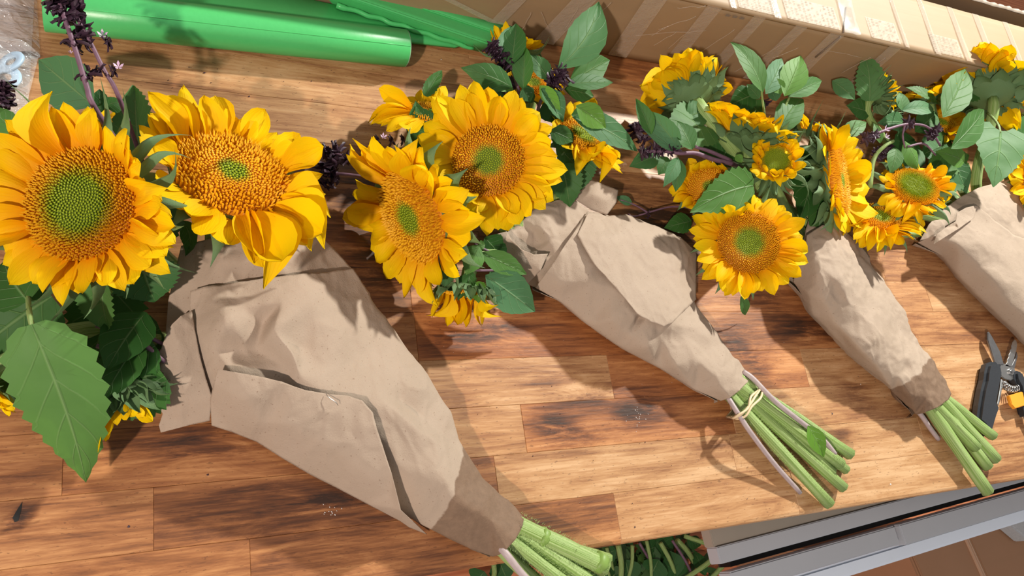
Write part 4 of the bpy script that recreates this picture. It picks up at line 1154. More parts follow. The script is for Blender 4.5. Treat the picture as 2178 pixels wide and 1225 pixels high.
sheet(w2, 'top_fold', [(1228,500,.0485),(1252,452,.040),(1290,459,.029),(1332,456,.025),(1400,483,.023),(1448,505,.021),(1481,534,.019),(1483,590,.021),(1482,636,.024),(1452,664,.040),(1428,688,.047),(1412,694,.049),(1385,684,.050),(1356,667,.051),(1310,613,.050),(1262,562,.049)],
      [(1300,505,.050),(1330,540,.047),(1370,560,.045),(1430,580,.038),(1290,560,.050),(1400,640,.048),(1350,610,.050),(1445,540,.034),(1340,490,.040),(1395,520,.038)], .0020, 4, 12, None, 'overlapping top fold of the paper')
sheet(w2, 'inner_sheet', [(1070,500,.030),(1110,470,.030),(1150,430,.030),(1216,420,.030),(1252,447,.030),(1226,494,.036),(1190,545,.036),(1160,590,.028),(1140,614,.012),(1112,600,.010),(1088,560,.016)],
      [(1170,500,.042),(1190,470,.036),(1150,480,.040),(1185,440,.036),(1160,540,.030),(1140,500,.030),(1120,560,.022)], .0034, 4, 15, None, 'crumpled back sheet of the paper')
sheet(w2, 'handle_strip', [(1050,500,.036),(1078,492,.038),(1090,512,.041),(1110,530,.042),(1135,541,.042),(1165,540,.040),(1150,575,.036),(1120,605,.020),(1092,585,.022),(1075,550,.030)],
      [(1110,556,.038)], .0018, 4, 15, None, 'curved cut-out handle edge')
sheet(w2, 'torn_tab', [(1228,374,.030),(1270,386,.036),(1316,404,.034),(1312,430,.030),(1290,458,.027),(1258,447,.028),(1222,424,.028),(1224,400,.030)], [(1265,415,.037),(1290,425,.035)], .0006, 3, 17, None, 'square torn tab of paper')

# bouquet 3
w3 = empty('paper_wrapper', P(1830, 690, 0)); tag(w3, 'slim crumpled kraft paper wrapper with a damp dark neck, second from the right', 'paper wrapper')
wet3 = wetline((1985, 765), (1900, 835), -1, .02)
wrapper_body(w3, mouth=[(1688,598,.016),(1700,560,.034),(1716,500,.046),(1750,478,.050),(1782,474,.044),(1804,486,.030)],
    right=[(1850,545,.024),(1882,592,.022),(1926,662,.021),(1934,690,.021),(1960,730,.020),(1984,762,.019),(2005,800,.018)],
    neck=[(2024,836,.017),(2018,850,.028),(1996,866,.032),(1970,877,.028),(1951,881,.016)],
    left=[(1905,838,.014),(1850,790,.015),(1805,748,.016),(1768,708,.018),(1728,668,.018),(1706,630,.017)],
    inner=[(1760,510,.058),(1735,540,.058),(1790,560,.056),(1740,600,.050),(1760,580,.057),(1800,540,.050),(1795,610,.060),(1780,625,.050),(1810,650,.052),(1760,650,.042),(1780,690,.036),(1830,610,.046),(1850,680,.050),(1880,650,.038),(1830,740,.044),(1860,720,.050),
           (1900,730,.042),(1870,780,.038),(1935,760,.038),(1950,770,.034),(1905,800,.034),(1960,800,.038),(1990,810,.030),(1940,840,.034),(1975,845,.036),(1890,820,.024),(1720,620,.036),(1790,500,.046)],
    amp=.0032, wet=wet3, seed=22, sub=4)
sheet(w3, 'inner_sheet', [(1700,560,.026),(1712,490,.034),(1722,462,.034),(1760,446,.036),(1790,456,.032),(1806,488,.026),(1770,520,.040),(1730,560,.036)], [(1750,490,.046),(1770,480,.040)], .0036, 4, 22, None, 'shaded crumpled mouth of the paper')

# bouquet 4
w4 = empty('paper_wrapper', P(2150, 600, 0)); tag(w4, 'kraft paper wrapper at the right edge, partly outside the picture', 'paper wrapper')
wrapper_body(w4, mouth=[(1952,516,.014),(1985,502,.034),(2020,488,.044),(2060,455,.052),(2078,436,.054),(2120,470,.054),(2160,500,.050),(2215,520,.030)],
    right=[(2260,590,.026),(2310,680,.024),(2370,780,.022)],
    neck=[(2420,860,.018),(2410,890,.030),(2370,915,.030),(2330,915,.016)],
    left=[(2260,810,.014),(2178,722,.016),(2120,668,.018),(2080,632,.018),(2040,590,.018),(2005,545,.016)],
    inner=[(2040,520,.048),(2100,520,.056),(2150,560,.054),(2110,590,.048),(2180,620,.052),(2080,560,.046),(2140,640,.040),(2220,700,.044),(2200,560,.046),(2280,760,.036),(2340,850,.034),(2260,680,.038),(2060,490,.052)],
    amp=.0015, seed=32, sub=4)
sheet(w4, 'inner_sheet', [(1956,512,.020),(1975,478,.030),(2000,450,.034),(2040,420,.038),(2080,400,.042),(2150,380,.040),(2178,420,.040),(2215,500,.034),(2235,560,.030),(2160,520,.046),(2100,470,.048),(2060,470,.044),(2010,500,.036)],
      [(2040,450,.044),(2100,430,.048),(2150,440,.047),(2000,480,.036),(2135,460,.050)], .0026, 4, 32, None, 'crumpled back edge of the paper')
sheet(w4, 'folded_corner', [(1985,520,.040),(1998,512,.046),(2040,486,.054),(2074,462,.057),(2079,436,.058),(2056,441,.056),(2036,452,.052),(2034,470,.052),(2008,486,.048),(1992,498,.044)], [(2035,480,.050)], .0015, 4, 32, None, 'small folded corner')

# rubber band round the stems of the middle bouquet
rb = empty('rubber_band', P(1590, 850, 0)); tag(rb, 'beige rubber band looped round the stems of the middle bouquet', 'rubber band')
for k, (sx, sy, tw) in enumerate([(0, 0, 0), (5, 5, 5), (-3, 2, -7)]):
    top = [(1613 + sx, 822 + sy, .012), (1616 + sx, 828 + sy, .024), (1607 + sx + tw, 842 + sy, .0335), (1594 + sx, 862 + sy - tw * .5, .0345), (1578 + sx + tw * .5, 880 + sy, .032), (1563 + sx, 888 + sy * .5, .024), (1558 + sx, 886 + sy * .5, .010)]
    pts = catmull([P(*q) for q in top], 6); low = [Vector((p.x, p.y, CT + .0012)) for p in (pts[-1].lerp(pts[0], .05), pts[-1].lerp(pts[0], .5), pts[-1].lerp(pts[0], .95))]
    v, f, _ = frame_tube(pts + low + [pts[0]], .00125, 8); worldmesh('band_strand', v, f, BAND, rb)

# ------------------------------------------------------------------ sunflowers
G1, G2, G3, G4 = 'sunflowers of the front left bouquet', 'sunflowers of the second bouquet', 'sunflowers of the third bouquet', 'sunflowers of the right bouquet'
M1 = (500, 690, .030); M2 = (1220, 560, .022); M3 = (1760, 560, .026); M4 = (2100, 540, .024)
# --- bouquet 1
f1 = sunflower(172, 435, .112, (-.06, .10, 1), 122, tips=[(74,196),(137,217),(178,224),(198,229),(251,276),(278,290),(288,345,.55),(306,384,.55),(331,399,.75),(345,439,.9),(382,480),(366,509),(358,545),(362,578),(317,572),(298,605),(260,621),(225,610),(188,629),(125,646),(84,613),(18,605),(5,560),(-40,520),(-58,470),(-60,420),(-48,375),(-30,325),(-12,280),(10,254),(30,262)],
    L=.82, el=14, pw=.46, green=.62, warm=.85, stem=[(470,660,.020),(1095,1130,.014),(1265,1248,.009)], label='largest open sunflower with a wide green centre, at the left edge', group=G1, ns=22, sl=1.02, sw=.26, seps=SEPCURL, curl=.1, sr=.0072)
f2 = sunflower(492, 372, .095, (.48, .64, .60), 122, tips=[(294,214,1.1),(349,196),(389,178,1.05),(462,202),(507,241,.8),(556,234),(585,284,.8),(689,343,1.0),(697,426),(699,494),(673,536),(590,592,1.15),(560,594,1.1),(538,552,1.0),(432,505,.85),(342,433,.85),(292,311,.95),(319,238,.9),(410,470,.7),(640,310,.9)],
    L=.86, el=22, pw=.50, green=.27, warm=.0, stem=[(520,640,.030),(1010,1070,.020),(1098,1117,.016),(1286,1206,.010)], label='bright yellow sunflower tilted to the upper right, above the large paper wrapper', group=G1, ns=14, sl=.8, sw=.35, fl=FL_FUZZ, curl=.35, sr=.0082)
f1c = sunflower(262, 832, .040, (.1, -.92, -.35), 50, tips=[(205,962,1.6),(222,935),(246,905),(264,893),(285,890),(304,888),(322,902),(210,900),(192,930,1.2)], L=.95, el=35, pw=.5, layer2=False, green=.3, warm=.2, stem=[(420,740,.012),(1082,1148,.020),(1218,1252,.016)], label='sunflower turned face down below the big green leaf, green bracts outward', group=G1, ns=16, sl=1.1, sw=.7, se=40, nrs=2, sr=.0052)
f1d = sunflower(-42, 815, .040, (-.5, -.6, .4), 50, n=16, L=.95, el=10, green=.3, warm=.1, stem=[(360,740,.010),(1068,1168,.012),(1166,1262,.008)], label='sunflower cut by the left picture edge, one petal showing beside the big leaf', group=G1, ns=14, sr=.0062)
f1e = sunflower(212, 262, .035, (.0, .8, .5), 34, n=14, L=.8, el=20, green=.3, stem=[(430,640,.012),(1088,1130,.008),(1296,1190,.006)], label='small sunflower mostly hidden behind the two large heads on the left', group=G1, sr=.005)
# --- bouquet 2
f3 = sunflower(1039, 343, .096, (.02, .08, 1), 78, tips=[(1010,168),(973,182),(1043,185),(1096,190),(1114,210),(1148,235),(1173,263,1.1),(1174,295),(1183,329),(1208,366,1.15),(1196,389,1.1),(1177,425),(1164,441),(1133,458),(1102,480),(1086,494),(1061,491),(1032,502),(1012,452,.7),(985,430,.8),(890,322),(884,294),(898,262),(914,206,1.1),(932,197,1.1),(933,226)],
    L=1.08, el=8, pw=.60, green=.42, warm=.45, stem=[(1160,530,.018),(1400,690,.022),(1588,818,.016),(1808,966,.009)], label='large round sunflower facing up, centre of the second bouquet', group=G2, ns=14, sl=.9, fl=FL_FUZZ, curl=.05, l2=.86, sr=.0062)
f4 = sunflower(877, 462, .062, (-.70, -.38, .62), 102, tips=[(727,336,1.1),(738,310,1.1),(751,292),(788,292),(843,303,.9),(870,305,.8),(885,316,.7),(907,332,.7),(940,361,.7),(989,407,.8),(1029,471,.9),(989,548,.6),(976,590,.75),(920,654,.9),(870,636,.95),(815,599,.95),(780,537,.9),(755,482,.9),(744,447,.95),(740,420,.95),(892,610,.8)],
    L=.95, el=18, pw=.50, green=.36, warm=.5, stem=[(1160,545,.014),(1400,700,.020),(1578,826,.018),(1788,988,.016)], label='sunflower tilted to the left, at the left side of the second bouquet', group=G2, ns=14, sl=.8, fl=FL_FUZZ, curl=.2, sr=.0062)
f5 = sunflower(918, 240, .045, (.22, .80, .55), 46, tips=[(786,262,1.2),(781,245,1.2),(800,225,1.1),(815,212,1.1),(890,196,.9),(860,210),(820,265,1.1),(850,276),(870,284,.8),(788,252,1.2),(840,203),(925,185),(946,183)],
    L=1.35, el=10, pw=.62, green=.2, warm=.2, arc=2.0, stem=[(1150,500,.014),(1566,834,.014),(1794,1037,.008)], label='small sunflower seen from the side, behind the left of the second bouquet', group=G2, ns=12, sl=.9, fl=FL_LO, sr=.0058)
f6 = sunflower(1238, 290, .055, (.42, .66, .60), 55, tips=[(1235,355,1.0),(1252,340,.9),(1293,369,1.1),(1319,375,1.35),(1317,330,1.2),(1290,305,.8),(1285,245,.9),(1263,207,.9),(1180,270,.6),(1205,318,.7),(1270,350,1.1)],
    L=1.05, el=8, pw=.66, green=.5, warm=.2, stem=[(1220,500,.016),(1574,828,.011),(1770,1005,.010)], label='sunflower leaning right under basil leaves, beside the torn paper tab', group=G2, ns=12, sl=.8, fl=FL_LO, sr=.0058)
f7 = sunflower(990, 622, .040, (-.12, -.94, .10), 46, tips=[(916,674),(929,679),(949,694),(965,690),(978,690),(992,698),(1005,696),(1017,695),(1033,691),(1046,680),(1052,658,.9),(925,660),(940,668),(960,670),(1000,678),(1026,676)],
    L=1.15, el=35, pw=.50, green=.3, warm=0, layer2=False, stem=[(1160,585,.012),(1400,735,.014),(1552,842,.017),(1764,1072,.008)], label='sunflower hanging face down at the bottom of the second bouquet', group=G2, ns=14, sl=1.0, sw=.6, se=45, nrs=2, fl=FL_LO, curl=.3, sr=.006)
f8 = sunflower(1092, 105, .030, (-.05, .92, .2), 32, tips=[(1040,62),(1046,55),(1075,44),(1084,55),(1118,78),(1122,92),(1100,50),(1060,58),(1118,105),(1108,140,.9)], L=1.25, el=30, pw=.6, layer2=True, stem=[(1200,480,.012),(1582,822,.010),(1800,1000,.006)], label='small sunflower at the very top of the second bouquet, by the cardboard box', group=G2, ns=12, sl=1.5, sw=.3, seps=SEPCURL, fl=FL_LO, sr=.005)
f9 = sunflower(1135, 178, .042, (.1, .6, .75), 36, n=16, L=1.0, el=12, pw=.6, warm=.1, stem=[(1206,500,.016),(1560,840,.010),(1712,960,.006)], label='sunflower behind the dark basil spike at the top of the second bouquet', group=G2, ns=10, fl=FL_LO, sr=.005)
# --- bouquet 3
f10 = sunflower(1592, 516, .062, (-.02, .12, 1), 67, tips=[(1465,488),(1467,463,1.05),(1495,447),(1530,442),(1553,440),(1585,440),(1614,414),(1649,422),(1668,440),(1685,450),(1715,470),(1708,502),(1723,531),(1720,561),(1705,589),(1675,607),(1649,625),(1606,625),(1568,642),(1548,627),(1533,620),(1523,594),(1492,592),(1485,556),(1477,526)],
    L=.95, el=10, pw=.48, green=.48, warm=.55, stem=[(1740,560,.024),(2000,850,.016),(2118,977,.010)], label='round sunflower facing up at the front of the third bouquet', group=G3, ns=12, sl=.9, fl=FL_HI, curl=.05, sr=.0068)
f11 = sunflower(1650, 342, .085, (-.10, .28, .95), 37, n=14, L=.80, el=38, pw=.58, green=.85, warm=.5, stem=[(1755,560,.020),(1990,850,.013),(2101,993,.008)], label='half-open sunflower with curling green bracts, middle of the third bouquet', group=G3, ns=16, sl=1.55, sw=.36, se=2, seps=SEPCURL, fl=FL_HI, inward=12, nrs=2, curl=.4, sr=.0066)
f12 = sunflower(1782, 385, .070, (.80, .10, .55), 74, tips=[(1740,268,.8),(1758,262,.85),(1776,260,.85),(1801,278,.9),(1827,298,.9),(1837,330,.9),(1852,364,1.0),(1850,404,1.0),(1862,455,1.1),(1834,482,1.0),(1811,490,.9),(1791,465,.8),(1770,420,.5),(1765,340,.6),(1845,430,1.0),(1840,350,1.0)],
    L=.92, el=12, pw=.66, green=.22, warm=.1, stem=[(1775,540,.022),(1978,852,.018),(2076,952,.016)], label='bright sunflower seen edge-on facing right, in the third bouquet', group=G3, ns=14, sl=.9, sw=.5, fl=FL_FUZZ, nrs=2, curl=.1, sr=.0066)
f13 = sunflower(1470, 200, .055, (-.28, .74, -.55), 50, tips=[(1407,117),(1436,112),(1476,98),(1492,114),(1530,120),(1543,146),(1550,180),(1363,169),(1362,183),(1370,222),(1354,241),(1385,160),(1415,135),(1455,110),(1510,118)],
    L=1.35, el=16, pw=.72, warm=.0, arc=3.5, stem=[(1740,550,.014),(1970,858,.015),(2101,1047,.011)], label='sunflower seen from behind with grey green bracts, top left of the third bouquet', group=G3, ns=12, sl=.78, sw=.72, se=22, nrs=2, fl=FL_LO, sr=.007)
f14 = sunflower(1592, 292, .065, (.12, .93, -.12), 62, tips=[(1503,222),(1515,212),(1530,214),(1548,218),(1562,238),(1577,228),(1600,240),(1615,245),(1640,258),(1660,268),(1672,282),(1690,290),(1500,232),(1590,244),(1628,252)],
    L=.95, el=18, pw=.52, warm=.2, arc=2.5, stem=[(1755,520,.018),(2008,846,.012),(2112,927,.010)], label='sunflower facing away in the middle top of the third bouquet', group=G3, ns=14, sl=.85, sw=.5, se=20, nrs=2, fl=FL_LO, sr=.0062)
f15 = sunflower(1738, 282, .050, (.25, .88, .2), 38, n=16, L=.85, el=25, pw=.5, warm=.2, stem=[(1770,510,.018),(1990,862,.010),(2086,968,.006)], label='small sunflower peeping out behind the edge-on one of the third bouquet', group=G3, ns=14, sl=1.5, sw=.3, se=20, seps=SEPCURL, fl=FL_LO, sr=.0055)
f16 = sunflower(1508, 398, .048, (-.30, .25, .90), 46, tips=[(1462,338),(1499,341),(1541,349),(1448,357),(1440,371),(1438,391),(1422,403),(1431,425),(1455,437),(1465,442),(1480,350),(1520,345),(1480,450)],
    L=.85, el=18, pw=.55, green=.3, warm=.7, arc=2.5, stem=[(1730,545,.016),(1978,872,.010),(2060,945,.006)], label='deep yellow sunflower half covered by a broad leaf, left of the third bouquet', group=G3, ns=12, sl=.8, fl=FL_LO, sr=.0055)
# --- bouquet 4
f18 = sunflower(1945, 398, .070, (.02, .55, .82), 50, tips=[(1870,429),(1884,448),(1909,462),(1929,466),(1958,470),(1982,452),(2006,430),(2027,419),(2023,378),(2002,362),(1876,370),(1868,378),(1880,346),(1920,358,.5),(1960,356,.5),(1985,352,.6)],
    L=1.0, el=-4, pw=.42, green=.75, warm=.75, stem=[(2090,520,.034),(2410,880,.020),(2480,985,.012)], label='orange-yellow sunflower with a green crown, lower left of the right bouquet', group=G4, ns=12, sl=1.1, fl=FL_HI, curl=.2, sr=.0065)
f19 = sunflower(1872, 462, .046, (.05, .70, .70), 42, tips=[(1788,480,1.1),(1815,509,1.1),(1843,533,1.2),(1864,535,1.2),(1885,525),(1900,519),(1925,517,1.1),(1945,510,1.2),(1962,501,1.3),(1970,480,1.3),(1795,495,1.1),(1830,520,1.1),(1990,460,1.5)],
    L=1.3, el=6, pw=.62, green=.5, warm=.35, stem=[(2080,540,.020),(2400,890,.014),(2460,1000,.010)], label='lowest sunflower of the right bouquet, petals hanging towards the bare wood', group=G4, ns=12, sl=1.1, fl=FL_LO, arc=2.2, sr=.006)
f20 = sunflower(1868, 200, .060, (.72, .45, -.05), 25, n=14, L=1.2, el=48, pw=.5, warm=.3, stem=[(2060,480,.022),(2396,894,.020),(2450,1010,.012)], label='small sunflower bud opening to the right, left of the right bouquet', group=G4, ns=16, sl=1.9, sw=.4, se=20, seps=SEPCURL, fl=FL_LO, nrs=2, sr=.005)
f21 = sunflower(1975, 196, .058, (-.25, .85, .2), 48, tips=[(1912,190),(1918,180),(1936,165),(1950,132),(1975,122),(1995,118),(2010,125),(1960,140),(1925,172),(2030,150),(1925,200),(2035,170)],
    L=1.05, el=18, pw=.55, warm=.1, arc=2.5, stem=[(2100,480,.024),(2420,870,.012),(2500,970,.008)], label='sunflower facing the cardboard box, top left of the right bouquet', group=G4, ns=12, fl=FL_LO, nrs=2, sr=.006)
f22 = sunflower(2106, 192, .085, (.12, .76, -.5), 52, tips=[(2031,105),(2047,97),(2068,100),(2090,88),(2104,92),(2130,105),(2149,99,1.1),(2157,121),(2176,140),(2180,165),(2186,190),(2176,244),(2162,282),(2118,272,.8),(2020,120),(2186,215)],
    L=1.35, el=14, pw=.70, warm=.1, arc=3.0, stem=[(2095,450,.012),(2405,872,.024),(2490,978,.014)], label='large sunflower seen from behind with hairy green bracts, top of the right bouquet', group=G4, ns=12, sl=.78, sw=.72, se=20, nrs=2, fl=FL_LO, sr=.007)
f23 = sunflower(2000, 262, .040, (.1, .6, .6), 36, n=16, L=1.0, el=12, pw=.55, warm=.9, stem=[(2090,500,.016),(2390,900,.010),(2440,1020,.008)], label='orange shaded sunflower deep inside the right bouquet', group=G4, ns=10, fl=FL_LO, sr=.0055)
f24 = sunflower(2212, 385, .060, (.2, .2, .9), 44, n=19, L=1.0, el=10, pw=.5, warm=.3, stem=[(2170,520,.030),(2416,884,.026),(2470,990,.018)], label='sunflower cut by the right picture edge beside the paper wrapper', group=G4, ns=12, fl=FL_LO, sr=.006)
f25 = sunflower(2225, 190, .070, (.1, .4, .9), 48, n=20, L=1.0, el=10, pw=.5, warm=.2, stem=[(2180,480,.026),(2412,876,.010),(2500,960,.006)], label='sunflower cut by the right picture edge, highest of the two there', group=G4, ns=12, fl=FL_LO, sr=.006)
# ------------------------------------------------------------------ sunflower leaves
leaf(f1, (66,690,.100), (183,1026,.020), 178, 'sun', .62, .25, roll=-10, arch=.05, bend=.05, cup=-.10, veins=5, petiole=(60,620,.07))
leaf(f1, (60,640,.080), (10,560,.06), 150, 'sun', .15, .1, roll=10, veins=5)
leaf(f1, (110,630,.060), (-60,760,.03), 190, 'sun', .12, .1, roll=-10, veins=5)
leaf(f1, (215,600,.07), (232,705,.055), 130, 'sun', .40, .3, roll=35, veins=4, cup=.3)
leaf(f1, (300,560,.06), (330,640,.045), 150, 'sun', .12, .3, roll=0, veins=5, cup=.2)
leaf(f1, (250,600,.035), (200,780,.015), 160, 'sun', .06, .0, roll=0, veins=5)
leaf(f2, (350,440,.05), (330,560,.05), 120, 'sun', .08, .1, roll=10, veins=5)
leaf(f2, (300,345,.060), (287,184,.050), 112, 'sun', .28, .35, roll=-18, arch=.04, veins=6, cup=.35)
leaf(f2, (385,470,.05), (395,545,.045), 44, 'basil', .25, .2, roll=20, veins=5, bend=.2)
leaf(f1c, (340,700,.03), (210,760,.02), 110, 'sun', .10, 0, veins=5)
leaf(f1c, (330,740,.03), (205,850,.02), 130, 'sun', .18, 0, veins=5)
leaf(f1c, (350,800,.045), (212,890,.030), 120, 'sun', .10, 0, veins=5, cup=-.2)
leaf(f1c, (330,735,.045), (212,800,.035), 110, 'sun', .04, 0, veins=5)
leaf(f1c, (60,760,.02), (0,860,.01), 120, 'sun', .12, 0, veins=5)
leaf(f3, (930,300,.05), (885,225,.05), 56, 'sun', .08, .1, veins=4)
leaf(f5, (905,205,.04), (940,150,.03), 30, 'sun', .12, .1, veins=4)
leaf(f5, (905,330,.035), (884,215,.05), 62, 'basil', .10, .1, veins=4)
leaf(f7, (1000,590,.050), (975,640,.050), 44, 'sun', .25, .3, roll=30, veins=4, cup=.4)
leaf(f7, (955,560,.050), (945,610,.048), 46, 'sun', .20, .5, roll=-10, veins=4)
leaf(f7, (1010,600,.052), (1018,645,.055), 42, 'sun', .75, .0, roll=0, veins=4)
leaf(f7, (1030,520,.040), (1075,560,.030), 60, 'basil', .10, .2, veins=5)
leaf(f6, (1240,330,.05), (1235,405,.04), 60, 'sun', .25, .6, veins=4)
leaf(f6, (1195,350,.055), (1212,440,.036), 74, 'sun', .15, .2, roll=10, veins=5)
leaf(f13, (1490,262,.060), (1408,312,.055), 118, 'heart', .35, .3, roll=10, veins=5, cup=.15)
leaf(f13, (1500,285,.050), (1560,330,.045), 90, 'heart', .12, .2, veins=5)
leaf(f11, (1602,395,.075), (1467,452,.068), 92, 'sun', .38, .15, roll=-14, arch=.05, bend=-.04, cup=.12, veins=5)
leaf(f11, (1600,410,.060), (1570,440,.055), 60, 'sun', .30, .15, veins=4)
leaf(f10, (1575,630,.030), (1585,670,.008), 26, 'basil', .35, .3, veins=4)
leaf(f10, (1470,470,.02), (1412,485,.018), 46, 'basil', .10, .1, veins=5)
leaf(f12, (1730,330,.045), (1700,470,.04), 120, 'sun', .08, .1, veins=5)
leaf(f12, (1745,420,.045), (1725,500,.035), 46, 'sun', .20, .1, roll=20, veins=4)
leaf(f14, (1560,300,.05), (1520,355,.04), 100, 'sun', .04, .0, veins=4)
leaf(f14, (1600,310,.05), (1640,300,.05), 70, 'sun', .08, .1, veins=4)
leaf(f20, (1850,215,.060), (1838,112,.075), 62, 'sun', .42, .45, roll=-14, veins=6, cup=.2)
leaf(f22, (2128,278,.095), (2112,398,.080), 112, 'heart', .42, .5, roll=8, arch=.03, veins=4, cup=.05, petiole=(2100,240,.08))
leaf(f22, (2160,300,.06), (2200,260,.06), 70, 'sun', .10, .1, veins=4)
leaf(f22, (2050,210,.07), (2065,160,.07), 60, 'sun', .15, .1, veins=4)
leaf(f22, (2165,150,.06), (2185,120,.05), 44, 'sun', .12, .1, veins=4)
leaf(f18, (1975,360,.05), (2060,330,.06), 60, 'sun', .3, .1, veins=4)
leaf(f18, (2000,390,.05), (2060,350,.05), 66, 'sun', .15, .1, veins=4)
leaf(f23, (1990,215,.08), (1925,186,.075), 40, 'sun', .22, .1, veins=5, roll=30)

# ------------------------------------------------------------------ basil
s = sprig((300,330,.06), 'flowering basil sprig with two tall purple spikes beside the plastic bag')
sp_stem(s, [(330,420,.040),(208,240,.100),(185,185,.108),(165,120,.115),(145,60,.120),(128,10,.122),(118,-40,.124)], .0021)
sp_stem(s, [(330,420,.040),(255,212,.096),(222,150,.108),(195,95,.114),(165,40,.118),(140,-20,.120)], .0017)
whorls(s, [(188,165,.108),(160,95,.115),(178,78,.116),(152,45,.118),(130,18,.120),(120,5,.121),(170,60,.116)], 30, False)
whorls(s, [(188,150,.108),(238,152,.106),(212,152,.107),(148,95,.110),(228,92,.110),(190,90,.113),(168,98,.11)], 20, False)
whorls(s, [(125,-8,.123),(135,25,.12),(150,20,.12)], 36, True)
lilac(s, (218, 76, .112), 11); lilac(s, (252, 143, .108), 11); lilac(s, (150, 112, .108), 5)
leaf(s, (200,225,.070), (83,128,.060), 116, 'basil', .30, .85, roll=-14, arch=.06, veins=5, cup=.1)
leaf(s, (215,240,.060), (212,190,.062), 40, 'basil', .08, .5, veins=5)
leaf(s, (222,225,.066), (268,215,.064), 40, 'basil', .10, .1, veins=5, cup=-.4)
s = sprig((-20,230,.04), 'dark basil spike and leaves at the left edge over the plastic bag')
whorls(s, [(2,215,.05),(4,195,.055),(8,178,.058),(10,210,.055)], 24, True)
sp_stem(s, [(20,330,.03),(2,240,.045),(6,170,.058)], .0018)
leaf(s, (45,290,.05), (-25,225,.05), 52, 'basil', .35, .2, veins=6, roll=15)
leaf(s, (70,260,.04), (28,250,.04), 46, 'basil', .03, .1, veins=6)
s = sprig((760,350,.03), 'short dark basil spike lying on the wood between the two left bouquets')
whorls(s, [(745,338,.03),(722,322,.028),(700,318,.024),(690,350,.022),(702,372,.02),(715,350,.026),(690,330,.02),(735,330,.028),(694,385,.014)], 25, True)
sp_stem(s, [(900,400,.03),(780,345,.034),(740,335,.03),(690,320,.022)], .0018)
sp_stem(s, [(800,380,.03),(730,370,.026),(690,372,.016)], .0015)
lilac(s, (815, 292, .045), 8)
whorls(s, [(800,300,.04),(830,300,.04),(855,298,.04)], 16, False)

s = sprig((1130,250,.05), 'leafy basil sprig with two black spikes on top of the second bouquet')
sp_stem(s, [(1120,260,.05),(1105,200,.065),(1090,150,.075),(1070,115,.085),(1050,95,.088)], .0018)
sp_stem(s, [(1140,260,.05),(1150,215,.065),(1180,180,.080),(1195,150,.088)], .0018)
whorls(s, [(1078,138,.082),(1066,125,.086),(1058,113,.088),(1050,103,.090),(1045,98,.090),(1072,112,.086),(1082,128,.082)], 22, True)
whorls(s, [(1170,190,.078),(1180,180,.082),(1188,170,.085),(1193,158,.088),(1190,148,.090),(1202,162,.086),(1178,168,.084)], 22, True)
whorls(s, [(1070,190,.06),(1085,180,.06)], 18, True)
leaf(s, (1186,146,.090), (1271,6,.100), 84, 'basil', .28, .55, roll=12, arch=.05, bend=-.08, cup=.35, veins=5)
leaf(s, (1088,140,.088), (1098,52,.095), 62, 'basil', .12, .35, roll=-25, arch=.06, cup=.3, veins=6)
leaf(s, (1070,140,.082), (1085,58,.088), 50, 'basil', .3, .9, roll=20, cup=.3, veins=6)
leaf(s, (1090,186,.085), (980,144,.085), 56, 'basil', .20, .35, roll=-20, arch=.10, cup=-.1, veins=5)
leaf(s, (1092,192,.078), (985,150,.078), 44, 'basil', .85, .1, roll=15, arch=.06, veins=5)
leaf(s, (1113,190,.080), (1114,95,.095), 46, 'basil', .26, .35, roll=-20, cup=.5, veins=6)
leaf(s, (1168,170,.080), (1128,116,.085), 44, 'basil', .24, .45, roll=10, veins=5)
leaf(s, (1205,180,.082), (1303,176,.080), 42, 'basil', .14, .25, roll=-14, arch=.06, veins=6)
leaf(s, (1210,178,.080), (1296,128,.080), 60, 'basil', .24, .2, roll=20, veins=5)
leaf(s, (1200,190,.070), (1262,205,.065), 46, 'basil', .18, .2, veins=5)
leaf(s, (1112,185,.082), (1128,216,.075), 36, 'basil', .3, .5, veins=4)
leaf(s, (1108,200,.07), (1138,205,.065), 40, 'basil', .08, .2, veins=4)
leaf(s, (1150,190,.088), (1195,260,.080), 62, 'basil', .2, .7, roll=-30, arch=.06, cup=.5, veins=5)
leaf(s, (1148,182,.088), (1192,235,.086), 34, 'basil', .85, .05, roll=30, arch=.05, veins=5)
leaf(s, (1218,250,.082), (1355,322,.060), 66, 'basil', .16, .60, roll=-8, arch=.05, bend=.03, veins=5)
leaf(s, (1225,225,.088), (1288,272,.080), 52, 'basil', .85, .1, roll=10, veins=6)
leaf(s, (1160,215,.06), (1185,262,.055), 60, 'basil', .04, .1, veins=5)
leaf(s, (1170,278,.078), (1218,300,.074), 42, 'basil', .28, .3, roll=15, veins=5)
leaf(s, (1182,310,.062), (1232,362,.05), 50, 'basil', .12, .2, veins=5)
leaf(s, (1215,245,.07), (1275,250,.07), 50, 'basil', .12, .1, veins=5)
leaf(s, (1060,170,.05), (1010,185,.05), 60, 'basil', .08, .2, veins=5)
leaf(s, (1075,190,.055), (1022,195,.055), 50, 'basil', .25, .9, veins=5)
leaf(s, (1190,265,.065), (1200,330,.06), 50, 'basil', .10, .1, veins=5)

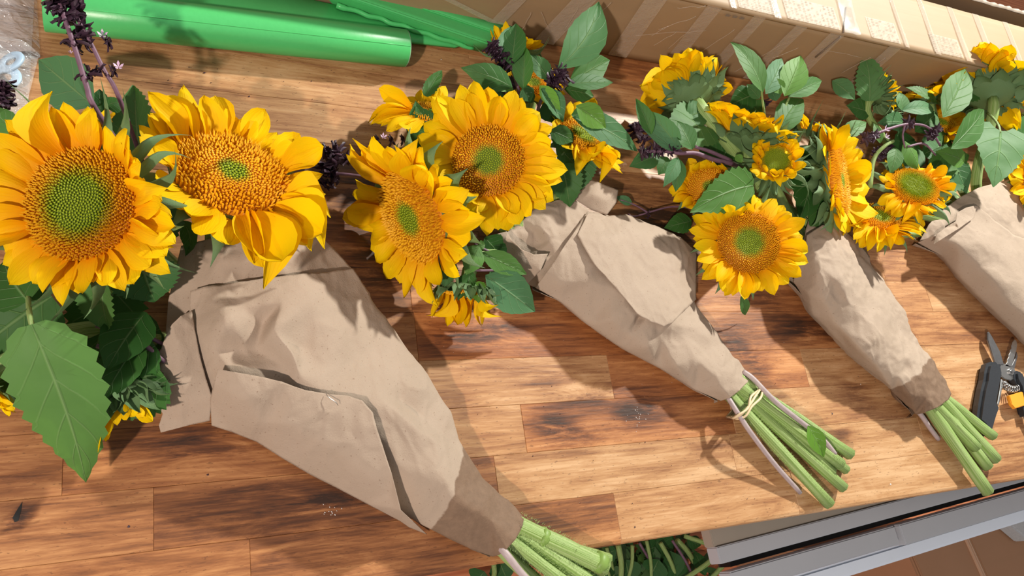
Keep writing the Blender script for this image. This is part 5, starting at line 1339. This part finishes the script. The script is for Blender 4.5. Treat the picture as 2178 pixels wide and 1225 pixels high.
s = sprig((1060,530,.04), 'basil leaves at the lower right of the second bouquet, beside the handle slot')
leaf(s, (1020,520,.062), (992,585,.058), 52, 'basil', .55, .2, roll=-15, arch=.05, cup=-.2, veins=5)
leaf(s, (1022,538,.060), (1120,583,.050), 48, 'basil', .50, .25, roll=8, arch=.04, veins=7)
leaf(s, (1032,585,.050), (1137,662,.030), 88, 'basil', .30, .85, roll=0, arch=.03, veins=6, cup=.2)
leaf(s, (1050,560,.040), (1095,640,.022), 80, 'basil', .22, .5, veins=6)
leaf(s, (1070,520,.035), (1100,560,.028), 40, 'basil', .10, .2, veins=6)
leaf(s, (1030,505,.05), (1060,540,.035), 60, 'basil', .05, .1, veins=5)
leaf(s, (1018,522,.05), (1032,520,.05), 20, 'basil', .5, .1, veins=3)
leaf(s, (1000,575,.052), (990,635,.050), 36, 'basil', .22, .3, roll=20, veins=5)
sp_stem(s, [(1130,570,.02),(1060,545,.04),(1010,520,.05)], .0018)
sp_stem(s, [(1055,575,.045),(1015,575,.050),(1003,572,.052)], .0012)

s = sprig((1560,350,.05), 'basil sprig with purple stem and dark spikes, left of the third bouquet')
sp_stem(s, [(1575,352,.055),(1520,340,.065),(1480,326,.070),(1446,326,.072),(1420,322,.070),(1370,322,.066)], .0028, .0016)
sp_stem(s, [(1555,342,.060),(1510,322,.066),(1478,312,.068)], .0024, .0018)
whorls(s, [(1432,318,.072),(1412,320,.070),(1398,324,.068),(1384,322,.067),(1372,320,.066),(1365,328,.064),(1392,314,.068)], 15, True)
whorls(s, [(1440,322,.073),(1438,312,.073)], 13, False)
whorls(s, [(1352,285,.04),(1360,275,.04),(1348,270,.04),(1366,290,.04)], 22, True)
leaf(s, (1445,318,.074), (1374,234,.080), 48, 'basil', .35, .95, roll=-28, cup=.3, veins=6)
leaf(s, (1385,285,.078), (1352,210,.086), 34, 'basil', .20, .2, roll=-10, cup=.4, veins=6)
leaf(s, (1436,322,.072), (1363,270,.072), 30, 'basil', .42, .95, roll=10, veins=6)
leaf(s, (1472,318,.078), (1440,258,.082), 58, 'basil', .16, .15, roll=20, veins=6)
leaf(s, (1442,336,.070), (1410,398,.060), 34, 'basil', .40, .8, roll=-15, cup=.3, veins=6)
leaf(s, (1444,338,.068), (1437,408,.052), 34, 'basil', .16, .3, roll=20, veins=6)
leaf(s, (1400,330,.055), (1338,355,.050), 46, 'basil', .22, .4, veins=6)
leaf(s, (1420,335,.050), (1400,372,.045), 40, 'basil', .15, .2, veins=6)
leaf(s, (1565,330,.07), (1578,346,.07), 20, 'basil', .7, .1, veins=3)
leaf(s, (1460,250,.06), (1500,235,.06), 60, 'basil', .15, .3, veins=6)

s = sprig((1450,440,.015), 'thin dark basil twig with one small leaf above the middle paper wrapper')
sp_stem(s, [(1470,440,.018),(1425,440,.014),(1385,450,.012),(1350,460,.010),(1335,455,.008)], .0011)
sp_stem(s, [(1378,452,.012),(1350,436,.012),(1320,425,.012)], .0010)
whorls(s, [(1376,452,.012),(1378,460,.010)], 9, False)
leaf(s, (1345,434,.012), (1308,418,.010), 20, 'basil', .25, .8, veins=4)

s = sprig((1640,330,.05), 'upright basil shoot with green leaves, left of two at the top of the third bouquet')
sp_stem(s, [(1640,320,.05),(1624,230,.070),(1620,190,.080)], .0016, None, STEM)
leaf(s, (1622,196,.084), (1553,90,.092), 62, 'basil', .38, .2, roll=16, arch=.07, bend=-.05, veins=6)
leaf(s, (1628,200,.080), (1662,125,.085), 50, 'basil', .45, .95, roll=10, veins=6)
leaf(s, (1615,210,.070), (1588,180,.070), 32, 'basil', .30, .5, veins=5)
leaf(s, (1605,200,.062), (1550,225,.05), 56, 'basil', .04, .1, veins=5)
leaf(s, (1620,250,.05), (1590,215,.055), 50, 'basil', .12, .1, veins=5)
whorls(s, [(1610,200,.06),(1612,185,.066),(1606,178,.066),(1628,215,.06)], 14, True)
s = sprig((1680,330,.05), 'upright basil shoot with paler leaves, right of two at the top of the third bouquet')
sp_stem(s, [(1648,340,.05),(1650,300,.060),(1665,240,.072),(1680,205,.080)], .0018, None, STEM)
leaf(s, (1668,205,.086), (1702,120,.092), 60, 'basil', .75, .15, roll=-10, arch=.06, cup=.2, veins=6)
leaf(s, (1662,200,.084), (1640,165,.084), 34, 'basil', .6, .1, veins=5)
leaf(s, (1675,205,.082), (1747,172,.080), 38, 'basil', .40, .4, roll=12, veins=7)
leaf(s, (1655,290,.070), (1708,212,.072), 58, 'basil', .25, .15, roll=-10, bend=.08, veins=6)
leaf(s, (1650,215,.07), (1640,190,.07), 30, 'basil', .3, .9, veins=5)

s = sprig((1900,290,.06), 'tangled purple basil stems with lilac florets among the right bouquet leaves')
sp_stem(s, [(1835,298,.080),(1870,282,.085),(1910,268,.090),(1940,264,.092),(1975,272,.090),(2000,310,.080)], .0020)
sp_stem(s, [(1930,312,.078),(1965,306,.080),(1990,330,.075)], .0016)
sp_stem(s, [(1925,262,.092),(1920,290,.085),(1925,315,.078)], .0013)
sp_stem(s, [(1850,400,.05),(1858,340,.06),(1880,312,.070),(1900,300,.075)], .0030, .0022, STEM)
whorls(s, [(1930,262,.092),(1988,276,.090),(1982,284,.088)], 17, True)
whorls(s, [(1838,296,.082),(1856,288,.084),(1870,330,.060),(1862,336,.06),(1880,322,.062),(1893,312,.064),(1868,322,.062)], 14, True)
lilac(s, (1883, 276, .09), 8); lilac(s, (1884, 292, .088), 7)
leaf(s, (1770,172,.050), (1818,212,.055), 42, 'basil', .35, .6, roll=8, veins=7)
leaf(s, (1918,235,.084), (1985,232,.084), 36, 'basil', .30, .75, roll=-14, arch=.10, veins=6)
leaf(s, (1920,236,.082), (1912,196,.086), 36, 'basil', .42, .5, roll=10, veins=6)
leaf(s, (2005,250,.100), (2052,148,.106), 66, 'basil', .30, .15, roll=-8, arch=.05, veins=5)
leaf(s, (2022,316,.096), (2092,234,.096), 62, 'basil', .24, .15, roll=14, arch=.05, veins=5)
leaf(s, (1925,300,.078), (1955,362,.070), 54, 'basil', .48, .05, roll=-20, cup=-.3, veins=5)
leaf(s, (1905,315,.074), (1893,370,.066), 36, 'basil', .35, .3, roll=10, veins=5)
leaf(s, (2050,345,.070), (1988,322,.078), 44, 'basil', .55, .1, roll=-10, veins=5)
leaf(s, (2020,340,.06), (2055,412,.052), 50, 'basil', .22, .6, veins=5)
leaf(s, (1925,262,.060), (1865,262,.060), 44, 'basil', .20, .6, veins=6)
leaf(s, (1945,280,.056), (1990,240,.056), 60, 'basil', .14, .2, veins=6)
leaf(s, (1960,300,.055), (2000,300,.060), 40, 'basil', .28, .6, veins=6)
leaf(s, (1785,290,.052), (1842,260,.060), 36, 'basil', .42, .3, roll=-10, veins=4)
leaf(s, (1945,300,.045), (1890,360,.04), 90, 'basil', .05, .1, veins=5)
leaf(s, (1960,330,.045), (2020,300,.04), 90, 'basil', .05, .1, veins=5)
leaf(s, (1850,240,.045), (1800,225,.04), 50, 'basil', .15, .2, veins=5)
leaf(s, (1872,305,.06), (1858,262,.062), 22, 'basil', .4, .1, veins=4)

# basil stems beside the sunflower stems below the papers
def bstem(pts, r, label):
    o = empty('basil_stalk', P(*pts[-1])); tag(o, label, 'basil stem', 'cut basil stems')
    sp_stem(o, pts, r, r); return o
PALE = m_simple('pale_purple_stalk', (.30, .22, .24), (.50, .42, .40), .5, scale=150)
def bst(pts, r, label):
    o = empty('basil_stalk', P(*pts[-1])); tag(o, label, 'basil stem', 'cut basil stems'); sp_stem(o, pts, r, r * .95, PALE, 8); return o
bst([(1060,1160,.024),(1078,1180,.030),(1110,1220,.028),(1150,1262,.024)], .0032, 'thick grey purple basil stalk lying on the stems of the front bouquet')
bst([(1580,790,.020),(1602,806,.024),(1650,855,.028),(1720,910,.024),(1755,940,.022),(1776,966,.020)], .0028, 'grey purple basil stalk along the right side of the banded stems')
bst([(1545,840,.022),(1570,880,.028),(1600,925,.026),(1650,990,.014),(1702,1048,.005)], .0026, 'pale basil stalk along the left side of the banded stems')
bst([(1940,860,.012),(1960,884,.012),(1978,910,.008),(1996,934,.004)], .0030, 'short pale basil stalk left of the stems below the slim wrapper')
o = empty('leaf_scrap', P(1735, 945, .02)); tag(o, 'small bright green leaf scrap stuck to the banded stems', 'leaf')
leaf(o, (1718,905,.028), (1752,972,.022), 40, 'basil', .9, 0, roll=0, veins=4)
for (fx_, pts, r) in ((f2, [(1146,1140,.0148),(1160,1147,.0144)], .0090),(f2, [(1266,1190,.0125),(1282,1202,.0105)], .0093)):
    w = [P(*q) for q in pts]; v, f, _ = frame_tube([w[0], w[0].lerp(w[1], .3), w[0].lerp(w[1], .7), w[1]], [r * .88, r, r, r * .88], 14, .05); worldmesh('stem_node', v, f, STEM, fx_, True, {'t': [.1] * len(v), 'ang': [.5] * len(v)})
# bristly hairs on the front stems, one part each
def hairs(parent, a, b, r, n):
    A_ = P(*a); B_ = P(*b); d = (B_ - A_).normalized(); s_ = d.cross(Vector((0, 0, 1))).normalized(); V = []; F = []
    for k in range(n):
        p = A_.lerp(B_, R_.random()); th = R_.uniform(-.5, math.pi + .5); o_ = s_ * math.cos(th) + Vector((0, 0, math.sin(th))); q = p + o_ * r; t_ = q + o_ * R_.uniform(.0012, .0026) + d * .0008; b_ = len(V)
        V += [q + d * .00018, q - d * .00018, t_]; F.append((b_, b_ + 1, b_ + 2))
    o = worldmesh('stem_hairs', V, F, STEM, parent, False, {'t': [0.0] * len(V), 'ang': [.5] * len(V)}); o['kind'] = 'stuff'
hairs(f2, (1100,1112,.022), (1286,1206,.010), .0085, 500); hairs(f1, (1095,1130,.014), (1265,1248,.009), .0072, 500); hairs(f1c, (1082,1148,.020), (1218,1252,.016), .0062, 500)
hairs(f3, (1588,818,.018), (1808,966,.009), .0062, 400); hairs(f7, (1556,846,.022), (1764,1072,.008), .006, 500); hairs(f4, (1578,826,.021), (1788,988,.016), .0062, 400)

# ------------------------------------------------------------------ trimmings on the floor under the worktop edge
FZ = -CT
def trim(pts, r, k, mat=STEM):
    w = catmull([P(*q) for q in pts], 5); o = empty('trimmed_stalk', Vector((w[0].x, w[0].y, 0))); stem_obj(o, w, r, 'stem', mat, .05, 8, r * .85, cut=False)
    return o
TR = [((1440,1150),(1475,1195),.007,'leafless green cut stem nearest the cabinet side, upright in the trimmings'),((1405,1155),(1440,1235),.005,'dull green cut stem in the heap under the worktop, third from the cabinet'),((1530,1168),(1455,1140),.006,'green cut stem pointing at the cabinet corner'),((1540,1170),(1450,1235),.006,'long green cut stem running under the cabinet'),((1550,1185),(1500,1240),.006,'second green cut stem running under the cabinet'),
      ((1375,1150),(1385,1240),.004,'thin brown cut stem in the middle of the heap'),((1345,1160),(1335,1235),.004,'thin green cut stem in the middle of the heap'),((1315,1160),(1320,1240),.006,'pale green cut stem beside the front stem ends'),((1290,1165),(1305,1240),.004,'slender cut stem beside the front stem ends'),((1270,1170),(1300,1240),.004,'slender dark cut stem nearest the front stem ends'),((1430,1150),(1480,1240),.003,'thin grey twig crossing the trimmings'),((1050,1200),(1045,1240),.005,'green cut stem left of the front bouquet stems'),((1360,1155),(1400,1240),.003,'thin leaning twig among the trimmings')]
for k, (a, b, r, lab) in enumerate(TR):
    h = FZ + .012 + .012 * (k % 4)
    o = trim([(a[0], a[1], h + .03), ((a[0] + b[0]) / 2 + 4, (a[1] + b[1]) / 2, h + .02), (b[0], b[1], h)], r, k, STEM if r > .0035 else PURPLE)
    tag(o, lab, 'cut stem', 'cut stems on the floor')
V_ = [((1358,1215),(1375,1175),34,'.5'),((1280,1215),(1310,1190),40,''),((1400,1190),(1380,1230),60,''),((1330,1190),(1340,1240),60,''),((1440,1225),(1420,1170),50,''),((1500,1225),(1475,1170),30,''),((1460,1145),(1490,1160),30,''),((1250,1190),(1290,1240),60,''),((1030,1215),(1010,1240),60,''),((1060,1190),(1080,1235),60,''),((1390,1150),(1430,1170),60,''),((1310,1170),(1270,1180),50,''),((1420,1215),(1460,1235),60,''),((1370,1170),(1400,1160),40,'')]
LL = ['pale pointed leaf lying uppermost on the trimmings', 'dark leaf under the ends of the front stems', 'broad dark leaf in the middle of the trimmings', 'dark leaf beside the pale pointed one', 'dark leaf against the leaning stem', 'narrow leaf hanging near the cabinet corner', 'small leaf close to the worktop edge by the cabinet', 'dark leaf nearest the front stem ends', 'dark leaf left of the front stems at the picture bottom', 'dark leaf under the wet paper neck', 'dark leaf tucked below the worktop edge', 'dark leaf by the slender stems', 'dark leaf at the picture bottom among the stems', 'small dark leaf just under the worktop edge']
for k, (a, b, w, q) in enumerate(V_):
    o = empty('cut_leaf', P(a[0], a[1], FZ + .01)); tag(o, LL[k], 'leaf', 'cut leaves on the floor')
    leaf(o, (a[0], a[1], FZ + .03 + .006 * (k % 3)), (b[0], b[1], FZ + .015 + .004 * (k % 5)), w, 'basil', .45 if k == 0 else .02, .2, veins=5, name='leaf_blade', low=0)
V = []; F = []
for k in range(420):
    px_, py_ = R_.uniform(1240, 1520), R_.uniform(1145, 1260)
    if px_ > 1445 and R_.random() < .8: continue
    p = P(px_, py_, FZ + R_.uniform(.004, .03)); a = R_.random() * 6.28; d = Vector((math.cos(a), math.sin(a), R_.uniform(-.2, .2))); e = Vector((-math.sin(a), math.cos(a), R_.uniform(-.3, .3))); L_ = R_.uniform(.02, .05); b = len(V)
    V += [p, p + d * L_ * .5 + e * L_ * .22, p + d * L_, p + d * L_ * .5 - e * L_ * .22]; F.append((b, b + 1, b + 2, b + 3))
for v in V:
    if v.z < .0015: v.z = .0015
o = worldmesh('leaf_litter', V, F, TRIML, None, False); tag(o, 'heap of small dark leaf trimmings on the floor under the worktop edge', 'leaf litter', None, 'stuff')

s = sprig((345,750,.03), 'purple basil stems crossing the dark gap left of the large paper wrapper')
for (a, b, r) in (((205,690,.050),(345,752,.034),.0022),((215,712,.046),(340,775,.030),.0018),((230,680,.050),(352,735,.036),.0020),((205,735,.040),(345,790,.026),.0016),((260,700,.05),(350,770,.04),.0022)):
    sp_stem(s, [a, ((a[0]+b[0])/2, (a[1]+b[1])/2 - 4, (a[2]+b[2])/2 + .002), b], r)
leaf(s, (310,665,.052), (225,790,.060), 110, 'basil', .02, .1, roll=0, veins=5)
leaf(s, (300,720,.050), (215,860,.050), 90, 'basil', .10, .1, roll=0, veins=5)
